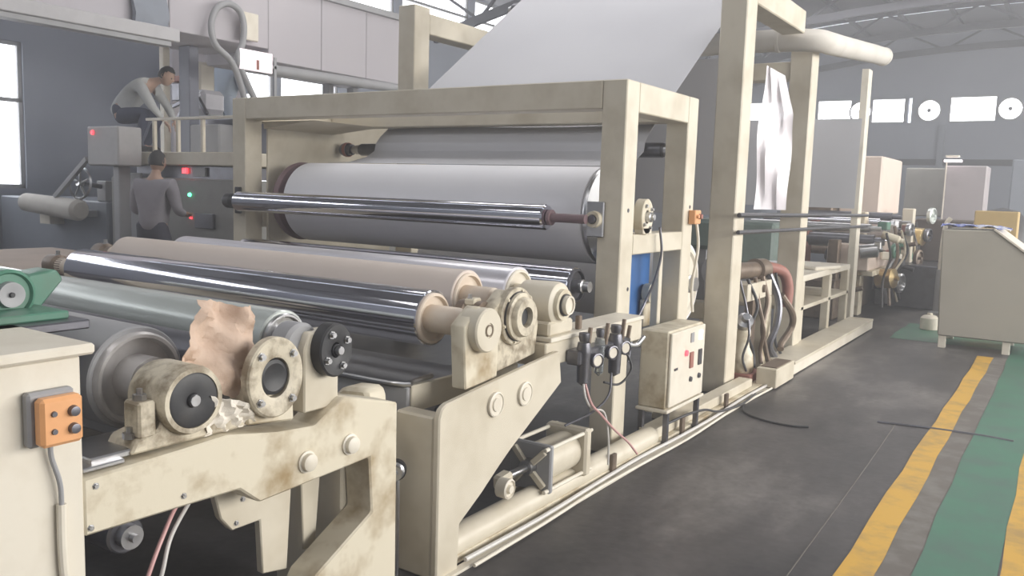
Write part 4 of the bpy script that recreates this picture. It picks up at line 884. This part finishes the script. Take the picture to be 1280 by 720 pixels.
# ------------------------------------------------------------------ people
def skinned(verts, edges, radii, levels=1, root=0):
    me = bpy.data.meshes.new('sk'); me.from_pydata([Vector(v) for v in verts], edges, [])
    o = bpy.data.objects.new('sk', me); COL.objects.link(o)
    md = o.modifiers.new('Skin', 'SKIN'); md.use_smooth_shade = True
    if not me.skin_vertices: me.attributes
    sv = me.skin_vertices[0].data
    for i, r in enumerate(radii):
        sv[i].radius = (r, r) if not isinstance(r, tuple) else r
        sv[i].use_root = (i == root)
    s_ = o.modifiers.new('Sub', 'SUBSURF'); s_.levels = levels; s_.render_levels = levels
    dg_ = bpy.context.evaluated_depsgraph_get(); dg_.update()
    ev = o.evaluated_get(dg_); m2 = bpy.data.meshes.new_from_object(ev)
    bpy.data.objects.remove(o); return m2
def person(label, loc, J, face, skin_m, shirt_m, pants_m, hair_m):
    """J: joint positions in world coordinates; face = unit direction the head looks"""
    t = thing('person', label, 'person', loc, 'workers at the rear machine')
    body = bmesh.new()
    names = ['pelvis', 'waist', 'chest', 'neck', 'head', 'shl', 'ell', 'wrl', 'shr', 'elr', 'wrr', 'hpl', 'knl', 'anl', 'tol', 'hpr', 'knr', 'anr', 'tor']
    rad = {'pelvis': .125, 'waist': .12, 'chest': .14, 'neck': .055, 'head': .05, 'sh': .065, 'el': .045, 'wr': .03, 'hp': .09, 'kn': .06, 'an': .04, 'to': .035}
    R_ = [rad[n] if n in rad else rad[n[:2]] for n in names]
    E_ = [(0, 1), (1, 2), (2, 3), (3, 4), (2, 5), (5, 6), (6, 7), (2, 8), (8, 9), (9, 10), (0, 11), (11, 12), (12, 13), (13, 14), (0, 15), (15, 16), (16, 17), (17, 18)]
    V_ = [Vector(J[n]) for n in names]
    def addm(bm_, m2): bm_.from_mesh(m2); bpy.data.meshes.remove(m2)
    addm(body, skinned(V_, E_, [r * .93 for r in R_], 2))
    # hands
    for sd in ('l', 'r'):
        wv = Vector(J['wr' + sd]); d = (wv - Vector(J['el' + sd])).normalized()
        side = d.cross(Vector((0, 0, 1))); side = side.normalized() if side.length > .2 else Vector((1, 0, 0)); nrm = side.cross(d).normalized()
        pv = [wv, wv + d * .05, wv + d * .09]; addm(body, skinned(pv, [(0, 1), (1, 2)], [(.026, .026), (.04, .022), (.038, .018)], 1))
        for k in range(4):
            b0 = wv + d * .075 + side * (.03 - .02 * k); L_ = (.07, .08, .075, .058)[k]
            addm(body, skinned([b0, b0 + d * L_ * .45 - nrm * .006, b0 + d * L_ * .8 - nrm * .02, b0 + d * L_ - nrm * .034], [(0, 1), (1, 2), (2, 3)], [.010, .009, .008, .007], 1))
        b0 = wv + d * .03 + side * .03
        addm(body, skinned([b0, b0 + d * .03 + side * .025, b0 + d * .06 + side * .032], [(0, 1), (1, 2)], [.012, .010, .008], 1))
    # head with face
    hc = Vector(J['head']); f_ = Vector(face).normalized(); u_ = (Vector(J['head']) - Vector(J['neck'])).normalized(); u_ = (u_ - f_ * u_.dot(f_)).normalized(); s_ = f_.cross(u_)
    def hp(a, b, c): return hc + s_ * a + f_ * b + u_ * c
    hb = bmesh.new(); bmesh.ops.create_uvsphere(hb, u_segments=28, v_segments=20, radius=1)
    for v in hb.verts:
        x, y, z = v.co; wdt = .076 * (1 - .22 * max(0, -z) ** 1.5); dep = .095
        yy_ = y * dep; zz = z * .115
        if y > .3:
            if abs(x) < .16 and -.30 < z < .12: yy_ += .022 * (1 - abs(x) / .16) * (1 - abs(z + .12) / .3)
            for ex in (-.38, .38): yy_ -= .010 * math.exp(-((x - ex) ** 2 + (z - .08) ** 2) / .02)
            yy_ += .006 * math.exp(-(x ** 2 / .06 + (z + .48) ** 2 / .004)); yy_ += .012 * math.exp(-(x ** 2 / .05 + (z + .85) ** 2 / .03))
        v.co = hp(x * wdt, yy_ + .012, zz + .05)
    me = bpy.data.meshes.new('h'); hb.to_mesh(me); hb.free(); addm(body, me)
    for sx in (-1, 1):
        e = G().lathe(hp(sx * .076, .0, .05), s_ * sx, [(-.01, 0), (-.01, .022), (.004, .026), (.008, .02), (.002, .012), (.002, 0)], 12)
        me = bpy.data.meshes.new('e'); e.bm.to_mesh(me); e.bm.free(); addm(body, me)
    g_ = G(); g_.bm.free(); g_.bm = body; g_.make('body', skin_m, t)
    for sx in (-1, 1):
        G().lathe(hp(sx * .03, .095, .058), f_, [(-.012, 0), (-.008, .009), (0, .011), (.003, .006), (.004, 0)], 10).make('eye', black, t)
    hr = bmesh.new(); bmesh.ops.create_uvsphere(hr, u_segments=24, v_segments=16, radius=1)
    dele = [v for v in hr.verts if (v.co.y > .25 and v.co.z < .45) or v.co.z < -.45]
    bmesh.ops.delete(hr, geom=dele, context='VERTS')
    for v in hr.verts:
        k = 1 + .03 * math.sin(v.co.x * 30) * math.sin(v.co.y * 27 + v.co.z * 19); v.co = hp(v.co.x * .085 * k, v.co.y * .104 * k + .006, v.co.z * .124 * k + .055)
    g_ = G(); g_.bm.free(); g_.bm = hr; g_.make('hair', hair_m, t)
    # clothes
    def cloth(nm, ids, scale, mm, cut={}):
        idx = {n: i for i, n in enumerate(ids)}; ed = [(idx[names[a]], idx[names[b]]) for a, b in E_ if names[a] in idx and names[b] in idx]
        vs = [Vector(cut.get(n, J[n])) for n in ids]; rr = [(rad[n] if n in rad else rad[n[:2]]) * scale for n in ids]
        g_ = G(); m2 = skinned(vs, ed, rr, 2); g_.bm.from_mesh(m2); bpy.data.meshes.remove(m2)
        for v in g_.bm.verts: v.co += Vector((math.sin(v.co.z * 31 + v.co.x * 17), math.sin(v.co.x * 29 + v.co.z * 13), math.sin(v.co.y * 23))) * .004
        g_.make(nm, mm, t)
    neck_low = Vector(J['neck']).lerp(Vector(J['chest']), .35)
    hem = Vector(J['pelvis']) + (Vector(J['pelvis']) - Vector(J['waist'])) * .55
    cloth('shirt', ['pelvis', 'waist', 'chest', 'neck', 'shl', 'ell', 'wrl', 'shr', 'elr', 'wrr'], 1.28, shirt_m, {'neck': neck_low, 'pelvis': hem, 'waist': Vector(J['waist']).lerp(Vector(J['pelvis']), .3), 'wrl': Vector(J['wrl']).lerp(Vector(J['ell']), .12), 'wrr': Vector(J['wrr']).lerp(Vector(J['elr']), .12)})
    cloth('trousers', ['pelvis', 'waist', 'hpl', 'knl', 'anl', 'hpr', 'knr', 'anr'], 1.2, pants_m, {'waist': Vector(J['pelvis']).lerp(Vector(J['waist']), .7)})
    for sd in ('l', 'r'):
        a = Vector(J['an' + sd]); b_ = Vector(J['to' + sd]); d = b_ - a; d.z = 0; d.normalize()
        m2 = skinned([a - d * .04 - Vector((0, 0, .03)), a + d * .05 - Vector((0, 0, .03)), b_ + d * .03], [(0, 1), (1, 2)], [.048, .05, .038], 1)
        g_ = G(); g_.bm.from_mesh(m2); bpy.data.meshes.remove(m2); g_.make('shoe', black, t)
    return t
skin_m = mat('skin', (.42, .27, .20), .5, dirt=.1)
hair_m = mat('black_hair', (.02, .018, .018), .6, dirt=.2, scale=30)
def stand_pose(o, f, h=1.74, lean=0.0, reach=.3):
    """o = ground point, f = facing direction"""
    f = Vector((f[0], f[1], 0)).normalized(); s = Vector((f.y, -f.x, 0)); O = Vector(o); k = h / 1.74
    def p(a, b, c): return tuple(O + (s * a + f * b + Vector((0, 0, c))) * k)
    return dict(pelvis=p(0, 0, .95), waist=p(0, .02 + lean * .3, 1.10), chest=p(0, .04 + lean * .7, 1.33), neck=p(0, .05 + lean, 1.50), head=p(0, .07 + lean * 1.15, 1.58),
                shl=p(-.19, .03 + lean * .8, 1.40), ell=p(-.26, .05 + lean, 1.12), wrl=p(-.22, .05 + reach + lean, 1.08), shr=p(.19, .03 + lean * .8, 1.40), elr=p(.26, .05 + lean, 1.12), wrr=p(.20, .05 + reach + lean, 1.10),
                hpl=p(-.10, 0, .90), knl=p(-.11, .03, .50), anl=p(-.12, 0, .09), tol=p(-.13, .16, .04), hpr=p(.10, 0, .90), knr=p(.11, .03, .50), anr=p(.12, 0, .09), tor=p(.13, .16, .04))
person('worker in a grey work shirt standing with his back turned at the rear machine', (-8.2, 5.42, 0), stand_pose((-8.20, 5.42, .0), (-.35, .9), 1.78, .0, .20), (-.35, .9, -.1), skin_m,
       mat('grey_shirt', (.27, .255, .28), .85, dirt=.4, scale=5), mat('dark_trousers', (.06, .06, .08), .85, dirt=.3, scale=5), hair_m)
# crouching worker on the platform
O = Vector((-9.86, 6.42, 1.80)); F = Vector((.86, .5, 0)).normalized(); S = Vector((F.y, -F.x, 0))
def q(a, b, c): return tuple(O + S * a + F * b + Vector((0, 0, c)))
J = dict(pelvis=q(0, -.30, .50), waist=q(0, -.24, .66), chest=q(0, -.02, .84), neck=q(0, .16, .90), head=q(0, .26, .92),
         shl=q(-.19, .03, .84), ell=q(-.22, .20, .60), wrl=q(-.14, .32, .42), shr=q(.19, .03, .84), elr=q(.22, .20, .58), wrr=q(.14, .32, .40),
         hpl=q(-.11, -.26, .46), knl=q(-.18, .12, .50), anl=q(-.14, -.06, .09), tol=q(-.15, .10, .045), hpr=q(.11, -.26, .46), knr=q(.18, .12, .50), anr=q(.14, -.06, .09), tor=q(.15, .10, .045))
person('worker in a light grey shirt crouching on the platform behind the railing', tuple(O), J, (F.x, F.y, -.5), skin_m,
       mat('light_grey_shirt', (.42, .43, .43), .85, dirt=.4, scale=5), mat('navy_trousers', (.05, .055, .09), .85, dirt=.3, scale=5), hair_m)
person('worker in pale blue overalls standing on the platform behind the machine head', (-10.6, 8.2, 1.8), stand_pose((-10.6, 8.2, 1.80), (-.2, .9), 1.60, .05, .25), (-.6, .5, -.1), skin_m,
       mat('pale_blue_shirt', (.36, .42, .50), .85, dirt=.3, scale=5), mat('pale_blue_trousers', (.34, .39, .47), .85, dirt=.3, scale=5), hair_m)

# ------------------------------------------------------------------ dusty haze filling the hall
hz = bpy.data.materials.new('dusty_air'); hz.use_nodes = True; nt = hz.node_tree; nt.nodes.clear()
vs = nt.nodes.new('ShaderNodeVolumeScatter'); vs.inputs['Color'].default_value = (.95, .96, 1, 1); vs.inputs['Density'].default_value = .0145; vs.inputs['Anisotropy'].default_value = .2
ou = nt.nodes.new('ShaderNodeOutputMaterial'); nt.links.new(vs.outputs[0], ou.inputs['Volume'])
hb_ = G().box(XL + .01, XR - .01, YB + .01, YE - .15, .02, 6.3, 0).make('haze', hz); hb_['kind'] = 'stuff'
hb_['label'] = 'thin dusty haze filling the whole hall'; hb_['category'] = 'haze'
